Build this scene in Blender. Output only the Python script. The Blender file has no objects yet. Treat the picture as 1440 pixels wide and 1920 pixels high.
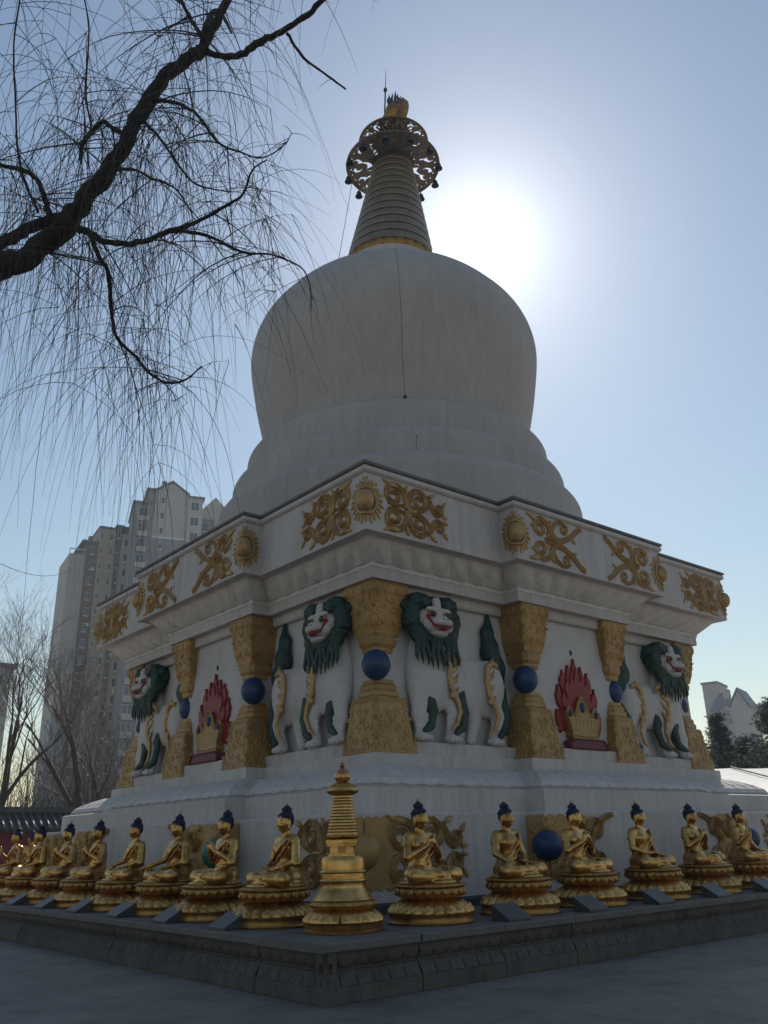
import bpy, math, random
import numpy as np
from mathutils import Matrix, Vector
from mathutils.geometry import tessellate_polygon
PI = math.pi
scene = bpy.context.scene
col = scene.collection
random.seed(7); RNG = np.random.default_rng(7)

# ---------------------------------------------------------------- camera
CAM = Vector((-15.465, -17.726, 1.6))
cR = Vector((0.77112311, -0.63622007, -0.02435507)); cU = Vector((-0.2116603, -0.29224221, 0.93262769)); cF = Vector((0.60047404, 0.71401576, 0.36001726))
cd = bpy.data.cameras.new('camera'); cam = bpy.data.objects.new('camera', cd); col.objects.link(cam)
cam.matrix_world = Matrix(((cR.x, cU.x, -cF.x, CAM.x), (cR.y, cU.y, -cF.y, CAM.y), (cR.z, cU.z, -cF.z, CAM.z), (0, 0, 0, 1)))
cd.sensor_fit = 'VERTICAL'; cd.sensor_height = 36.0; cd.sensor_width = 27.0
cd.lens = 1592.1 / 1920 * 36.0
cd.clip_start = 0.1; cd.clip_end = 6000
scene.camera = cam
# ---------------------------------------------------------------- light
SUN_EL = math.radians(38.1); SUN_AZ = math.radians(41.75)      # azimuth from +X towards +Y
w = bpy.data.worlds.new('World'); scene.world = w; w.use_nodes = True
nt = w.node_tree; nt.nodes.clear()
sky = nt.nodes.new('ShaderNodeTexSky'); sky.sky_type = 'NISHITA'; sky.sun_disc = False
sky.sun_elevation = SUN_EL; sky.sun_rotation = PI / 2 - SUN_AZ
sky.altitude = 50; sky.air_density = 1.5; sky.dust_density = 0.2; sky.ozone_density = 1.0
bg = nt.nodes.new('ShaderNodeBackground'); bg.inputs[1].default_value = 0.091
wo = nt.nodes.new('ShaderNodeOutputWorld')
# circumsolar aureole of a hazy winter sky: bright round the sun itself, fading within a few degrees
tc = nt.nodes.new('ShaderNodeTexCoord'); dt_ = nt.nodes.new('ShaderNodeVectorMath'); dt_.operation = 'DOT_PRODUCT'
dt_.inputs[1].default_value = (math.cos(SUN_EL) * math.cos(SUN_AZ), math.cos(SUN_EL) * math.sin(SUN_AZ), math.sin(SUN_EL))
nrm_ = nt.nodes.new('ShaderNodeVectorMath'); nrm_.operation = 'NORMALIZE'; nt.links.new(tc.outputs['Generated'], nrm_.inputs[0]); nt.links.new(nrm_.outputs[0], dt_.inputs[0])
def wmath(op, a, b=None):
    n = nt.nodes.new('ShaderNodeMath'); n.operation = op
    for k, x in enumerate((a, b)):
        if x is None: continue
        if isinstance(x, (int, float)): n.inputs[k].default_value = x
        else: nt.links.new(x, n.inputs[k])
    return n.outputs[0]
ang = wmath('ARCCOSINE', wmath('MINIMUM', dt_.outputs['Value'], 0.999999))
core = wmath('MULTIPLY', wmath('EXPONENT', wmath('MULTIPLY', wmath('DIVIDE', ang, math.radians(3.0)), -1.0)), 13.0)
halo = wmath('MULTIPLY', wmath('EXPONENT', wmath('MULTIPLY', wmath('DIVIDE', ang, math.radians(11.0)), -1.0)), 2.1)
aur = nt.nodes.new('ShaderNodeMixRGB'); aur.blend_type = 'ADD'; aur.inputs[0].default_value = 1.0
tint = nt.nodes.new('ShaderNodeCombineXYZ'); sm_ = wmath('ADD', core, halo)
for k_, f_ in enumerate((1.0, 1.0, 0.98)): nt.links.new(wmath('MULTIPLY', sm_, f_), tint.inputs[k_])
nt.links.new(sky.outputs[0], aur.inputs[1]); nt.links.new(tint.outputs[0], aur.inputs[2])
nt.links.new(aur.outputs[0], bg.inputs[0]); nt.links.new(bg.outputs[0], wo.inputs[0])
sl = bpy.data.lights.new('sun', 'SUN'); sl.energy = 5.0; sl.angle = math.radians(0.53); sl.color = (1.0, 0.94, 0.85)
so = bpy.data.objects.new('sun', sl); col.objects.link(so)
sd = Vector((math.cos(SUN_EL) * math.cos(SUN_AZ), math.cos(SUN_EL) * math.sin(SUN_AZ), math.sin(SUN_EL)))
so.rotation_euler = (-sd).to_track_quat('-Z', 'Y').to_euler(); so.location = (30, 30, 60)
vs = scene.view_settings
vs.view_transform = 'Standard'; vs.look = 'None'; vs.gamma = 1.0; vs.use_curve_mapping = False
vs.exposure = 0.03

# ---------------------------------------------------------------- materials
def new_mat(name):
    m = bpy.data.materials.new(name); m.use_nodes = True
    return m, m.node_tree, m.node_tree.nodes['Principled BSDF']
def N(t, kind, **kw):
    n = t.nodes.new(kind)
    for k, v in kw.items():
        if k.startswith('i_'):
            key = k[2:]; key = int(key) if key.isdigit() else key
            n.inputs[key].default_value = v
        else: setattr(n, k, v)
    return n
def ramp(t, stops):
    r = t.nodes.new('ShaderNodeValToRGB'); e = r.color_ramp.elements
    while len(e) < len(stops): e.new(0.5)
    for k, (p, c) in enumerate(stops): e[k].position = p; e[k].color = (*c, 1) if len(c) == 3 else c
    return r
def coords(t, scale=(1, 1, 1), space='Object'):
    if space == 'World':
        g = t.nodes.new('ShaderNodeNewGeometry'); src = g.outputs['Position']
    else:
        g = t.nodes.new('ShaderNodeTexCoord'); src = g.outputs[space]
    mp = t.nodes.new('ShaderNodeMapping'); mp.inputs['Scale'].default_value = scale
    t.links.new(src, mp.inputs[0]); return mp.outputs[0]
def mottled(name, c1, c2, scale=4.0, rough=0.7, metal=0.0, bump=0.15, bscale=None, c3=None, streak=0.0, space='World', detail=6.0, spec=0.5, dist=0.02):
    m, t, b = new_mat(name)
    co = coords(t, space=space)
    n1 = N(t, 'ShaderNodeTexNoise', i_Scale=scale, i_Detail=detail, i_Roughness=0.62); t.links.new(co, n1.inputs['Vector'])
    r1 = ramp(t, [(0.3, c1), (0.7, c2)] if c3 is None else [(0.25, c1), (0.55, c2), (0.8, c3)])
    t.links.new(n1.outputs[0], r1.inputs[0]); outc = r1.outputs[0]
    if streak > 0:                                            # rain streaks and grime: vertical, with a shape of their own
        co2 = coords(t, (5.0, 5.0, 0.35), space=space)
        n2 = N(t, 'ShaderNodeTexNoise', i_Scale=1.3, i_Detail=5.0, i_Roughness=0.7); t.links.new(co2, n2.inputs['Vector'])
        r2 = ramp(t, [(0.42, (1, 1, 1)), (0.75, (1 - streak, 1 - streak * 1.05, 1 - streak * 1.15))]); t.links.new(n2.outputs[0], r2.inputs[0])
        mx = N(t, 'ShaderNodeMixRGB', blend_type='MULTIPLY', i_Fac=1.0); t.links.new(outc, mx.inputs[1]); t.links.new(r2.outputs[0], mx.inputs[2]); outc = mx.outputs[0]
    t.links.new(outc, b.inputs['Base Color'])
    b.inputs['Metallic'].default_value = metal; b.inputs['Specular IOR Level'].default_value = spec
    rr = N(t, 'ShaderNodeMapRange', i_3=max(0.02, rough - 0.12), i_4=min(1, rough + 0.12)); t.links.new(n1.outputs[0], rr.inputs[0]); t.links.new(rr.outputs[0], b.inputs['Roughness'])
    if bump > 0:
        n3 = N(t, 'ShaderNodeTexNoise', i_Scale=bscale or scale * 6, i_Detail=4.0); t.links.new(co, n3.inputs['Vector'])
        bp = N(t, 'ShaderNodeBump', i_Strength=bump, i_Distance=dist); t.links.new(n3.outputs[0], bp.inputs['Height']); t.links.new(bp.outputs[0], b.inputs['Normal'])
    return m
M = {}
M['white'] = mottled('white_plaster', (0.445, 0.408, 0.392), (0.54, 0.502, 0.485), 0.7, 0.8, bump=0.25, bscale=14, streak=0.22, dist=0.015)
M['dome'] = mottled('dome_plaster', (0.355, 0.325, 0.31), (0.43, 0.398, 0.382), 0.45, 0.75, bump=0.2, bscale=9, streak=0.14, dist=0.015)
M['soffit'] = mottled('weathered_plaster', (0.46, 0.42, 0.40), (0.62, 0.59, 0.57), 2.2, 0.85, bump=0.4, bscale=22, streak=0.1, c3=(0.5, 0.44, 0.42))
M['dirty_white'] = mottled('flaking_white', (0.44, 0.41, 0.395), (0.54, 0.505, 0.485), 3.0, 0.8, bump=0.5, bscale=18, streak=0.2, c3=(0.36, 0.34, 0.325))
M['ochre'] = mottled('ochre_gold_paint', (0.24, 0.135, 0.042), (0.38, 0.225, 0.080), 2.2, 0.5, metal=0.25, bump=0.38, bscale=11, c3=(0.46, 0.285, 0.115), dist=0.03)
M['gold_relief'] = mottled('worn_gold_relief', (0.26, 0.148, 0.052), (0.42, 0.26, 0.105), 4, 0.42, metal=0.35, bump=0.3, bscale=30, c3=(0.31, 0.19, 0.06))
M['gold'] = mottled('gilded_bronze', (0.40, 0.215, 0.065), (0.66, 0.40, 0.14), 5, 0.36, metal=1.0, bump=0.22, bscale=22, space='World', c3=(0.52, 0.30, 0.09))
def vary(m, amt):
    t = m.node_tree; b = t.nodes['Principled BSDF']; src = b.inputs['Base Color'].links[0].from_socket
    oi = t.nodes.new('ShaderNodeObjectInfo'); mr = N(t, 'ShaderNodeMapRange', i_3=1 - amt, i_4=1 + amt * 0.4); t.links.new(oi.outputs['Random'], mr.inputs[0])
    n = N(t, 'ShaderNodeTexNoise', i_Scale=2.6, i_Detail=6.0, i_Roughness=0.7); g_ = t.nodes.new('ShaderNodeNewGeometry'); t.links.new(g_.outputs['Position'], n.inputs['Vector'])
    r = ramp(t, [(0.36, (0.52, 0.46, 0.40)), (0.52, (1, 1, 1))]); t.links.new(n.outputs[0], r.inputs[0])
    a = N(t, 'ShaderNodeMixRGB', blend_type='MULTIPLY', i_Fac=1.0); t.links.new(src, a.inputs[1]); t.links.new(mr.outputs[0], a.inputs[2])
    c = N(t, 'ShaderNodeMixRGB', blend_type='MULTIPLY', i_Fac=0.85); t.links.new(a.outputs[0], c.inputs[1]); t.links.new(r.outputs[0], c.inputs[2]); t.links.new(c.outputs[0], b.inputs['Base Color'])
vary(M['gold'], 0.22)
M['gold_dark'] = mottled('tarnished_gilding', (0.25, 0.125, 0.04), (0.46, 0.26, 0.085), 9, 0.42, metal=1.0, bump=0.35, bscale=60)
M['bronze'] = mottled('weathered_bronze', (0.22, 0.175, 0.125), (0.32, 0.265, 0.19), 4, 0.5, metal=0.7, bump=0.2, bscale=20)
M['canopy_bronze'] = mottled('grey_bronze', (0.13, 0.105, 0.085), (0.22, 0.175, 0.13), 5, 0.5, metal=0.5, bump=0.25, bscale=20)
M['cable'] = mottled('cable_sheath', (0.012, 0.012, 0.014), (0.02, 0.02, 0.022), 3, 0.88, bump=0, spec=0.0)
M['bronze_dark'] = mottled('dark_bronze', (0.05, 0.042, 0.04), (0.10, 0.08, 0.065), 4, 0.55, metal=0.5, bump=0.2, bscale=20)
M['groove'] = mottled('dark_groove', (0.03, 0.028, 0.026), (0.06, 0.055, 0.05), 4, 0.8, bump=0)
M['blue'] = mottled('blue_paint', (0.005, 0.022, 0.075), (0.010, 0.040, 0.12), 3, 0.45, bump=0.2, bscale=20)
M['teal'] = mottled('teal_paint', (0.01, 0.12, 0.09), (0.02, 0.17, 0.13), 3, 0.45, bump=0.2, bscale=20)
M['green'] = mottled('green_paint', (0.003, 0.022, 0.016), (0.007, 0.042, 0.030), 4, 0.5, bump=0.6, bscale=26, dist=0.03)
M['lionwhite'] = mottled('lion_white_paint', (0.45, 0.415, 0.395), (0.55, 0.515, 0.495), 3, 0.7, bump=0.35, bscale=20, streak=0.12)
M['red'] = mottled('red_paint', (0.17, 0.008, 0.010), (0.27, 0.014, 0.016), 4, 0.5, bump=0.3, bscale=24)
M['maroon'] = mottled('maroon_paint', (0.10, 0.02, 0.03), (0.17, 0.03, 0.05), 5, 0.55, bump=0.2)
M['lips'] = mottled('mouth_red', (0.19, 0.008, 0.011), (0.26, 0.014, 0.016), 4, 0.45, bump=0)
M['orange'] = mottled('eye_orange', (0.26, 0.085, 0.012), (0.34, 0.12, 0.02), 4, 0.4, bump=0)
M['black'] = mottled('black_paint', (0.01, 0.01, 0.012), (0.02, 0.02, 0.022), 4, 0.4, bump=0)
M['canopy_roof'] = mottled('roof_edge', (0.10, 0.095, 0.09), (0.16, 0.15, 0.145), 2.5, 0.8, bump=0.3, bscale=30)
M['hairblue'] = mottled('navy_curls', (0.008, 0.010, 0.045), (0.016, 0.02, 0.075), 6, 0.6, bump=0.9, bscale=75, dist=0.03)
M['stone'] = mottled('carved_grey_stone', (0.05, 0.043, 0.038), (0.105, 0.09, 0.08), 1.6, 0.85, bump=0.7, bscale=20, c3=(0.075, 0.066, 0.062), streak=0.3)
M['coping'] = mottled('coping_stone', (0.085, 0.078, 0.072), (0.145, 0.135, 0.125), 2.5, 0.75, bump=0.3, bscale=30)
M['plaque'] = mottled('dark_granite', (0.04, 0.042, 0.045), (0.065, 0.068, 0.07), 20, 0.45, bump=0.1, bscale=60)
M['darkstone'] = mottled('black_sill_stone', (0.02, 0.02, 0.022), (0.045, 0.045, 0.05), 3, 0.7, bump=0.3)
M['bark'] = mottled('willow_bark', (0.014, 0.012, 0.011), (0.04, 0.034, 0.03), 7, 0.9, bump=1.0, bscale=30, space='World', dist=0.04)
M['twig'] = mottled('willow_twig', (0.03, 0.026, 0.025), (0.06, 0.05, 0.045), 3, 0.7, bump=0)
M['bark2'] = mottled('bare_tree_bark', (0.045, 0.038, 0.034), (0.09, 0.075, 0.065), 5, 0.9, bump=0.5, bscale=20)
M['twig2'] = mottled('bare_tree_twig', (0.10, 0.075, 0.06), (0.17, 0.13, 0.105), 3, 0.6, bump=0)
M['needle'] = mottled('conifer_needles', (0.02, 0.035, 0.022), (0.05, 0.075, 0.045), 6, 0.7, bump=0)
M['tile'] = mottled('grey_roof_tile', (0.035, 0.037, 0.04), (0.075, 0.078, 0.08), 6, 0.55, bump=0.2)
M['redwall'] = mottled('red_temple_wall', (0.13, 0.02, 0.018), (0.19, 0.032, 0.028), 2, 0.8, bump=0.2)
M['beige'] = mottled('beige_render', (0.34, 0.285, 0.21), (0.42, 0.36, 0.27), 0.25, 0.85, bump=0)
M['grey_render'] = mottled('grey_render', (0.20, 0.205, 0.21), (0.26, 0.265, 0.27), 0.25, 0.85, bump=0)
M['pale_render'] = mottled('pale_render', (0.38, 0.36, 0.33), (0.46, 0.44, 0.41), 0.25, 0.85, bump=0)
M['brown_render'] = mottled('brown_render', (0.15, 0.105, 0.075), (0.20, 0.145, 0.105), 0.25, 0.85, bump=0)
M['frame'] = mottled('window_frame', (0.55, 0.56, 0.57), (0.62, 0.63, 0.64), 2, 0.6, bump=0)
M['roofgrey'] = mottled('roof_sheet', (0.14, 0.15, 0.17), (0.2, 0.21, 0.23), 1, 0.7, bump=0)
M['canvas'] = mottled('white_canvas', (0.66, 0.64, 0.58), (0.76, 0.74, 0.68), 1.5, 0.8, bump=0.4, bscale=3, dist=0.1)
M['iron'] = mottled('dark_iron', (0.04, 0.045, 0.055), (0.07, 0.075, 0.085), 5, 0.5, metal=0.6, bump=0)
M['thicket'] = mottled('dry_brush', (0.05, 0.042, 0.034), (0.11, 0.09, 0.07), 3, 0.8, bump=0)
def glass_mat():
    m, t, b = new_mat('window_glass')
    b.inputs['Base Color'].default_value = (0.035, 0.045, 0.06, 1); b.inputs['Roughness'].default_value = 0.12; b.inputs['Specular IOR Level'].default_value = 0.8
    return m
M['glass'] = glass_mat()
def brick_mat():                                              # white-painted brickwork: courses too fine to pick apart
    m, t, b = new_mat('painted_brick')
    g = t.nodes.new('ShaderNodeNewGeometry'); sp = t.nodes.new('ShaderNodeSeparateXYZ'); t.links.new(g.outputs['Position'], sp.inputs[0])
    ad = N(t, 'ShaderNodeMath', operation='ADD'); t.links.new(sp.outputs[0], ad.inputs[0]); t.links.new(sp.outputs[1], ad.inputs[1])
    cb = t.nodes.new('ShaderNodeCombineXYZ'); t.links.new(ad.outputs[0], cb.inputs[0]); t.links.new(sp.outputs[2], cb.inputs[1])
    br = N(t, 'ShaderNodeTexBrick', i_Scale=1.0); br.inputs['Mortar Size'].default_value = 0.006; br.inputs['Brick Width'].default_value = 0.36; br.inputs['Row Height'].default_value = 0.09
    br.inputs['Mortar Smooth'].default_value = 0.6
    t.links.new(cb.outputs[0], br.inputs['Vector'])
    n1 = N(t, 'ShaderNodeTexNoise', i_Scale=1.1, i_Detail=7.0, i_Roughness=0.65); t.links.new(g.outputs['Position'], n1.inputs['Vector'])
    r1 = ramp(t, [(0.3, (0.43, 0.395, 0.375)), (0.6, (0.53, 0.494, 0.475))]); t.links.new(n1.outputs[0], r1.inputs[0]); t.links.new(r1.outputs[0], b.inputs['Base Color'])
    b.inputs['Roughness'].default_value = 0.8
    ng = N(t, 'ShaderNodeMapRange', i_1=0.45, i_2=0.62, i_3=0.0, i_4=1.0); t.links.new(n1.outputs[0], ng.inputs[0])
    mu = N(t, 'ShaderNodeMath', operation='MULTIPLY'); t.links.new(br.outputs['Fac'], mu.inputs[0]); t.links.new(ng.outputs[0], mu.inputs[1])
    n2 = N(t, 'ShaderNodeTexNoise', i_Scale=24.0, i_Detail=3.0); t.links.new(g.outputs['Position'], n2.inputs['Vector'])
    sb = N(t, 'ShaderNodeMath', operation='MULTIPLY_ADD', i_1=-1.0); t.links.new(mu.outputs[0], sb.inputs[0]); t.links.new(n2.outputs[0], sb.inputs[2])
    bp = N(t, 'ShaderNodeBump', i_Strength=0.45, i_Distance=0.012); t.links.new(sb.outputs[0], bp.inputs['Height']); t.links.new(bp.outputs[0], b.inputs['Normal'])
    return m
M['brick'] = brick_mat()
def ground_mat():
    m, t, b = new_mat('plaza_paving')
    co = coords(t, space='World')
    n1 = N(t, 'ShaderNodeTexNoise', i_Scale=0.35, i_Detail=8.0, i_Roughness=0.6); t.links.new(co, n1.inputs['Vector'])
    r1 = ramp(t, [(0.3, (0.155, 0.137, 0.118)), (0.7, (0.215, 0.19, 0.165))]); t.links.new(n1.outputs[0], r1.inputs[0])
    br = N(t, 'ShaderNodeTexBrick', i_Scale=1.0); br.inputs['Mortar Size'].default_value = 0.006; br.inputs['Brick Width'].default_value = 1.2; br.inputs['Row Height'].default_value = 0.6
    br.inputs['Color1'].default_value = (1, 1, 1, 1); br.inputs['Color2'].default_value = (0.82, 0.82, 0.84, 1); br.inputs['Mortar'].default_value = (0.5, 0.5, 0.5, 1)
    mp2 = N(t, 'ShaderNodeMapping'); mp2.inputs['Rotation'].default_value = (0, 0, 0.0); t.links.new(co, mp2.inputs[0]); t.links.new(mp2.outputs[0], br.inputs['Vector'])
    mx = N(t, 'ShaderNodeMixRGB', blend_type='MULTIPLY', i_Fac=0.9); t.links.new(r1.outputs[0], mx.inputs[1]); t.links.new(br.outputs[0], mx.inputs[2])
    n4 = N(t, 'ShaderNodeTexNoise', i_Scale=1.7, i_Detail=9.0, i_Roughness=0.7); t.links.new(co, n4.inputs['Vector'])
    r4 = ramp(t, [(0.38, (0.70, 0.70, 0.70)), (0.50, (1, 1, 1)), (0.72, (1.25, 1.22, 1.18))]); t.links.new(n4.outputs[0], r4.inputs[0])
    mx2 = N(t, 'ShaderNodeMixRGB', blend_type='MULTIPLY', i_Fac=0.8); t.links.new(mx.outputs[0], mx2.inputs[1]); t.links.new(r4.outputs[0], mx2.inputs[2])
    t.links.new(mx2.outputs[0], b.inputs['Base Color'])
    n2 = N(t, 'ShaderNodeTexNoise', i_Scale=40.0, i_Detail=4.0); t.links.new(co, n2.inputs['Vector'])
    bp = N(t, 'ShaderNodeBump', i_Strength=0.25, i_Distance=0.01); t.links.new(n2.outputs[0], bp.inputs['Height']); t.links.new(bp.outputs[0], b.inputs['Normal'])
    rr = N(t, 'ShaderNodeMapRange', i_3=0.6, i_4=0.85); t.links.new(n1.outputs[0], rr.inputs[0]); t.links.new(rr.outputs[0], b.inputs['Roughness'])
    return m
M['ground'] = ground_mat()

# ---------------------------------------------------------------- builders
def tag(o, label=None, cat=None, group=None, kind=None):
    if label: o['label'] = label
    if cat: o['category'] = cat
    if group: o['group'] = group
    if kind: o['kind'] = kind
    return o
def empty(name, loc=(0, 0, 0), rz=0):
    o = bpy.data.objects.new(name, None); col.objects.link(o); o.location = loc; o.rotation_euler = (0, 0, rz); o.empty_display_size = 0.2
    return o
def link(name, me, parent=None, loc=None, rz=None):
    o = bpy.data.objects.new(name, me); col.objects.link(o)
    if parent is not None: o.parent = parent
    if loc is not None: o.location = loc
    if rz is not None: o.rotation_euler = (0, 0, rz)
    return o
def copy_tree(o, parent=None):
    c = o.copy(); col.objects.link(c); c.parent = parent
    for ch in o.children: copy_tree(ch, c)
    return c
class MB:
    def __init__(s): s.v = []; s.f = []; s.mi = []; s.k = 0
    def add(s, vs, fs):
        b = len(s.v); s.v += [tuple(map(float, p)) for p in vs]; s.f += [tuple(b + i for i in f) for f in fs]; s.mi += [s.k] * len(fs); return s
    def box(s, lo, hi):
        x0, y0, z0 = lo; x1, y1, z1 = hi
        return s.add([(x0, y0, z0), (x1, y0, z0), (x1, y1, z0), (x0, y1, z0), (x0, y0, z1), (x1, y0, z1), (x1, y1, z1), (x0, y1, z1)],
                     [(0, 3, 2, 1), (4, 5, 6, 7), (0, 1, 5, 4), (1, 2, 6, 5), (2, 3, 7, 6), (3, 0, 4, 7)])
    def loft(s, rings, cap0=True, cap1=True):
        n = len(rings[0]); vs = [p for r in rings for p in r]; fs = []
        for k in range(len(rings) - 1):
            for i in range(n): fs.append((k * n + i, k * n + (i + 1) % n, (k + 1) * n + (i + 1) % n, (k + 1) * n + i))
        s.add(vs, fs)
        def cap(ring, flip):
            tris = tessellate_polygon([[Vector(p) for p in ring]])
            s.add(ring, [tuple(reversed(t)) if flip else t for t in tris])
        if cap0: cap(rings[0], True)
        if cap1: cap(rings[-1], False)
        return s
    def lathe(s, prof, n=48, c=(0, 0), mod=None):
        rings = []
        for r, z in prof:
            rings.append([((r + (mod(a, r, z) if mod else 0)) * math.cos(a) + c[0], (r + (mod(a, r, z) if mod else 0)) * math.sin(a) + c[1], z) for a in (2 * PI * i / n for i in range(n))])
        return s.loft(rings)
    def tube(s, pts, radii, n=6, caps=True):
        pts = [Vector(p) for p in pts]; rings = []
        if not hasattr(radii, '__len__'): radii = [radii] * len(pts)
        ref = Vector((0.31, 0.17, 0.94)); u = None
        for i, p in enumerate(pts):
            d = (pts[min(i + 1, len(pts) - 1)] - pts[max(i - 1, 0)])
            d = d.normalized() if d.length > 1e-9 else Vector((0, 0, 1))
            if u is None: u = d.cross(ref)
            u = u - d * u.dot(d)
            if u.length < 1e-5: u = d.orthogonal()
            u.normalize(); q = d.cross(u); r = max(radii[i], 1e-4)
            rings.append([tuple(p + u * (r * math.cos(2 * PI * k / n)) + q * (r * math.sin(2 * PI * k / n))) for k in range(n)])
        nn = n; vs = [p for r in rings for p in r]; fs = []
        for k in range(len(rings) - 1):
            for i in range(nn): fs.append((k * nn + i, k * nn + (i + 1) % nn, (k + 1) * nn + (i + 1) % nn, (k + 1) * nn + i))
        if caps: fs += [tuple(reversed(range(nn))), tuple((len(rings) - 1) * nn + i for i in range(nn))]
        return s.add(vs, fs)
    def ell(s, c, r, n=12, m=8, top=1.0):
        vs = []; fs = []
        for j in range(m + 1):
            ph = -PI / 2 + PI * j / m
            for i in range(n):
                a = 2 * PI * i / n; vs.append((c[0] + r[0] * math.cos(ph) * math.cos(a), c[1] + r[1] * math.cos(ph) * math.sin(a), c[2] + r[2] * math.sin(ph)))
        for j in range(m):
            for i in range(n): fs.append((j * n + i, j * n + (i + 1) % n, (j + 1) * n + (i + 1) % n, (j + 1) * n + i))
        return s.add(vs, fs)
    def mapped(s, f):
        o = MB(); o.v = [tuple(f(*p)) for p in s.v]; o.f = list(s.f); o.mi = list(s.mi); return o
    def flip(s): s.f = [tuple(reversed(f)) for f in s.f]; return s
    def mesh(s, name, mats, smooth=False, auto=None):
        me = bpy.data.meshes.new(name); me.from_pydata(s.v, [], s.f)
        if not isinstance(mats, (list, tuple)): mats = [mats]
        for m in mats: me.materials.append(m)
        if len(mats) > 1: me.polygons.foreach_set('material_index', s.mi)
        if smooth: me.polygons.foreach_set('use_smooth', [True] * len(me.polygons))
        me.update()
        if auto is not None and smooth:
            try: me.set_sharp_from_angle(angle=math.radians(auto))
            except Exception: pass
        return me
    def build(s, name, mats, parent=None, smooth=False, auto=None):
        return link(name, s.mesh(name, mats, smooth, auto), parent)

# signed-distance modelling: smooth organic bodies as one continuous surface
class SDF:
    def __init__(s, lo, hi, h):
        s.lo = np.array(lo, np.float32); s.h = h
        n = [int((b - a) / h) + 2 for a, b in zip(lo, hi)]
        g = np.meshgrid(*[np.arange(k, dtype=np.float32) * h + a for k, a in zip(n, lo)], indexing='ij')
        s.P = np.stack(g, -1); s.d = np.full(n, 9.0, np.float32)
    def un(s, d, k=0.03):
        if k <= 0: s.d = np.minimum(s.d, d); return s
        t = np.clip(0.5 + 0.5 * (s.d - d) / k, 0, 1); s.d = s.d * (1 - t) + d * t - k * t * (1 - t); return s
    def cut(s, d, k=0.02):
        d = -d; t = np.clip(0.5 - 0.5 * (s.d - d) / k, 0, 1); s.d = s.d * (1 - t) + d * t + k * t * (1 - t); return s
    def e(s, c, r, rot=None):
        p = s.P - np.array(c, np.float32)
        if rot is not None: p = p @ np.array(rot, np.float32)
        r = np.array(r, np.float32); k0 = np.linalg.norm(p / r, axis=-1); k1 = np.linalg.norm(p / (r * r), axis=-1)
        return k0 * (k0 - 1) / np.maximum(k1, 1e-6)
    def c(s, a, b, ra, rb):
        a = np.array(a, np.float32); b = np.array(b, np.float32); ab = b - a
        t = np.clip(((s.P - a) @ ab) / max(float(ab @ ab), 1e-9), 0, 1)
        return np.linalg.norm(s.P - a - t[..., None] * ab, axis=-1) - (ra + (rb - ra) * t)
    def E(s, c, r, k=0.03, rot=None): return s.un(s.e(c, r, rot), k)
    def C(s, a, b, ra, rb=None, k=0.03): return s.un(s.c(a, b, ra, ra if rb is None else rb), k)
    def chain(s, pts, rs, k=0.03):
        for i in range(len(pts) - 1): s.C(pts[i], pts[i + 1], rs[i], rs[i + 1], k)
        return s
    def build(s):
        f = s.d; n = f.shape; sg = f < 0
        acc = np.zeros((n[0] - 1, n[1] - 1, n[2] - 1, 3), np.float32); cnt = np.zeros(acc.shape[:3], np.float32); edges = []
        for ax in range(3):
            s0 = [slice(None)] * 3; s1 = [slice(None)] * 3; s0[ax] = slice(0, -1); s1[ax] = slice(1, None)
            a, b = f[tuple(s0)], f[tuple(s1)]; cr = sg[tuple(s0)] != sg[tuple(s1)]
            idx = np.argwhere(cr); t = a[cr] / (a[cr] - b[cr]); pos = idx.astype(np.float32); pos[:, ax] += t
            o1, o2 = [k for k in range(3) if k != ax]
            for da in (0, 1):
                for db in (0, 1):
                    ci = idx.copy(); ci[:, o1] -= da; ci[:, o2] -= db
                    ok = np.all((ci >= 0) & (ci < np.array(acc.shape[:3])), axis=1)
                    q = tuple(ci[ok].T); np.add.at(acc, q, pos[ok]); np.add.at(cnt, q, 1)
            edges.append((ax, o1, o2, idx, sg[tuple(s0)][cr]))
        act = cnt > 0; ids = np.full(cnt.shape, -1, np.int64); ids[act] = np.arange(act.sum())
        V = acc[act] / cnt[act][:, None] * s.h + s.lo; F = []
        for ax, o1, o2, idx, ins in edges:
            ok = (idx[:, o1] > 0) & (idx[:, o2] > 0) & (idx[:, o1] < n[o1] - 1) & (idx[:, o2] < n[o2] - 1)
            idx = idx[ok]; ins = ins[ok]; q = []
            for da, db in ((1, 1), (0, 1), (0, 0), (1, 0)):
                ci = idx.copy(); ci[:, o1] -= da; ci[:, o2] -= db; q.append(ids[tuple(ci.T)])
            q = np.stack(q, 1)
            fl = ins if ax != 1 else ~ins
            q[~fl] = q[~fl][:, ::-1]; F.append(q)
        m = MB(); m.v = [tuple(p) for p in V.tolist()]; m.f = [tuple(p) for p in np.concatenate(F).tolist()]; m.mi = [0] * len(m.f)
        return m

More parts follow.
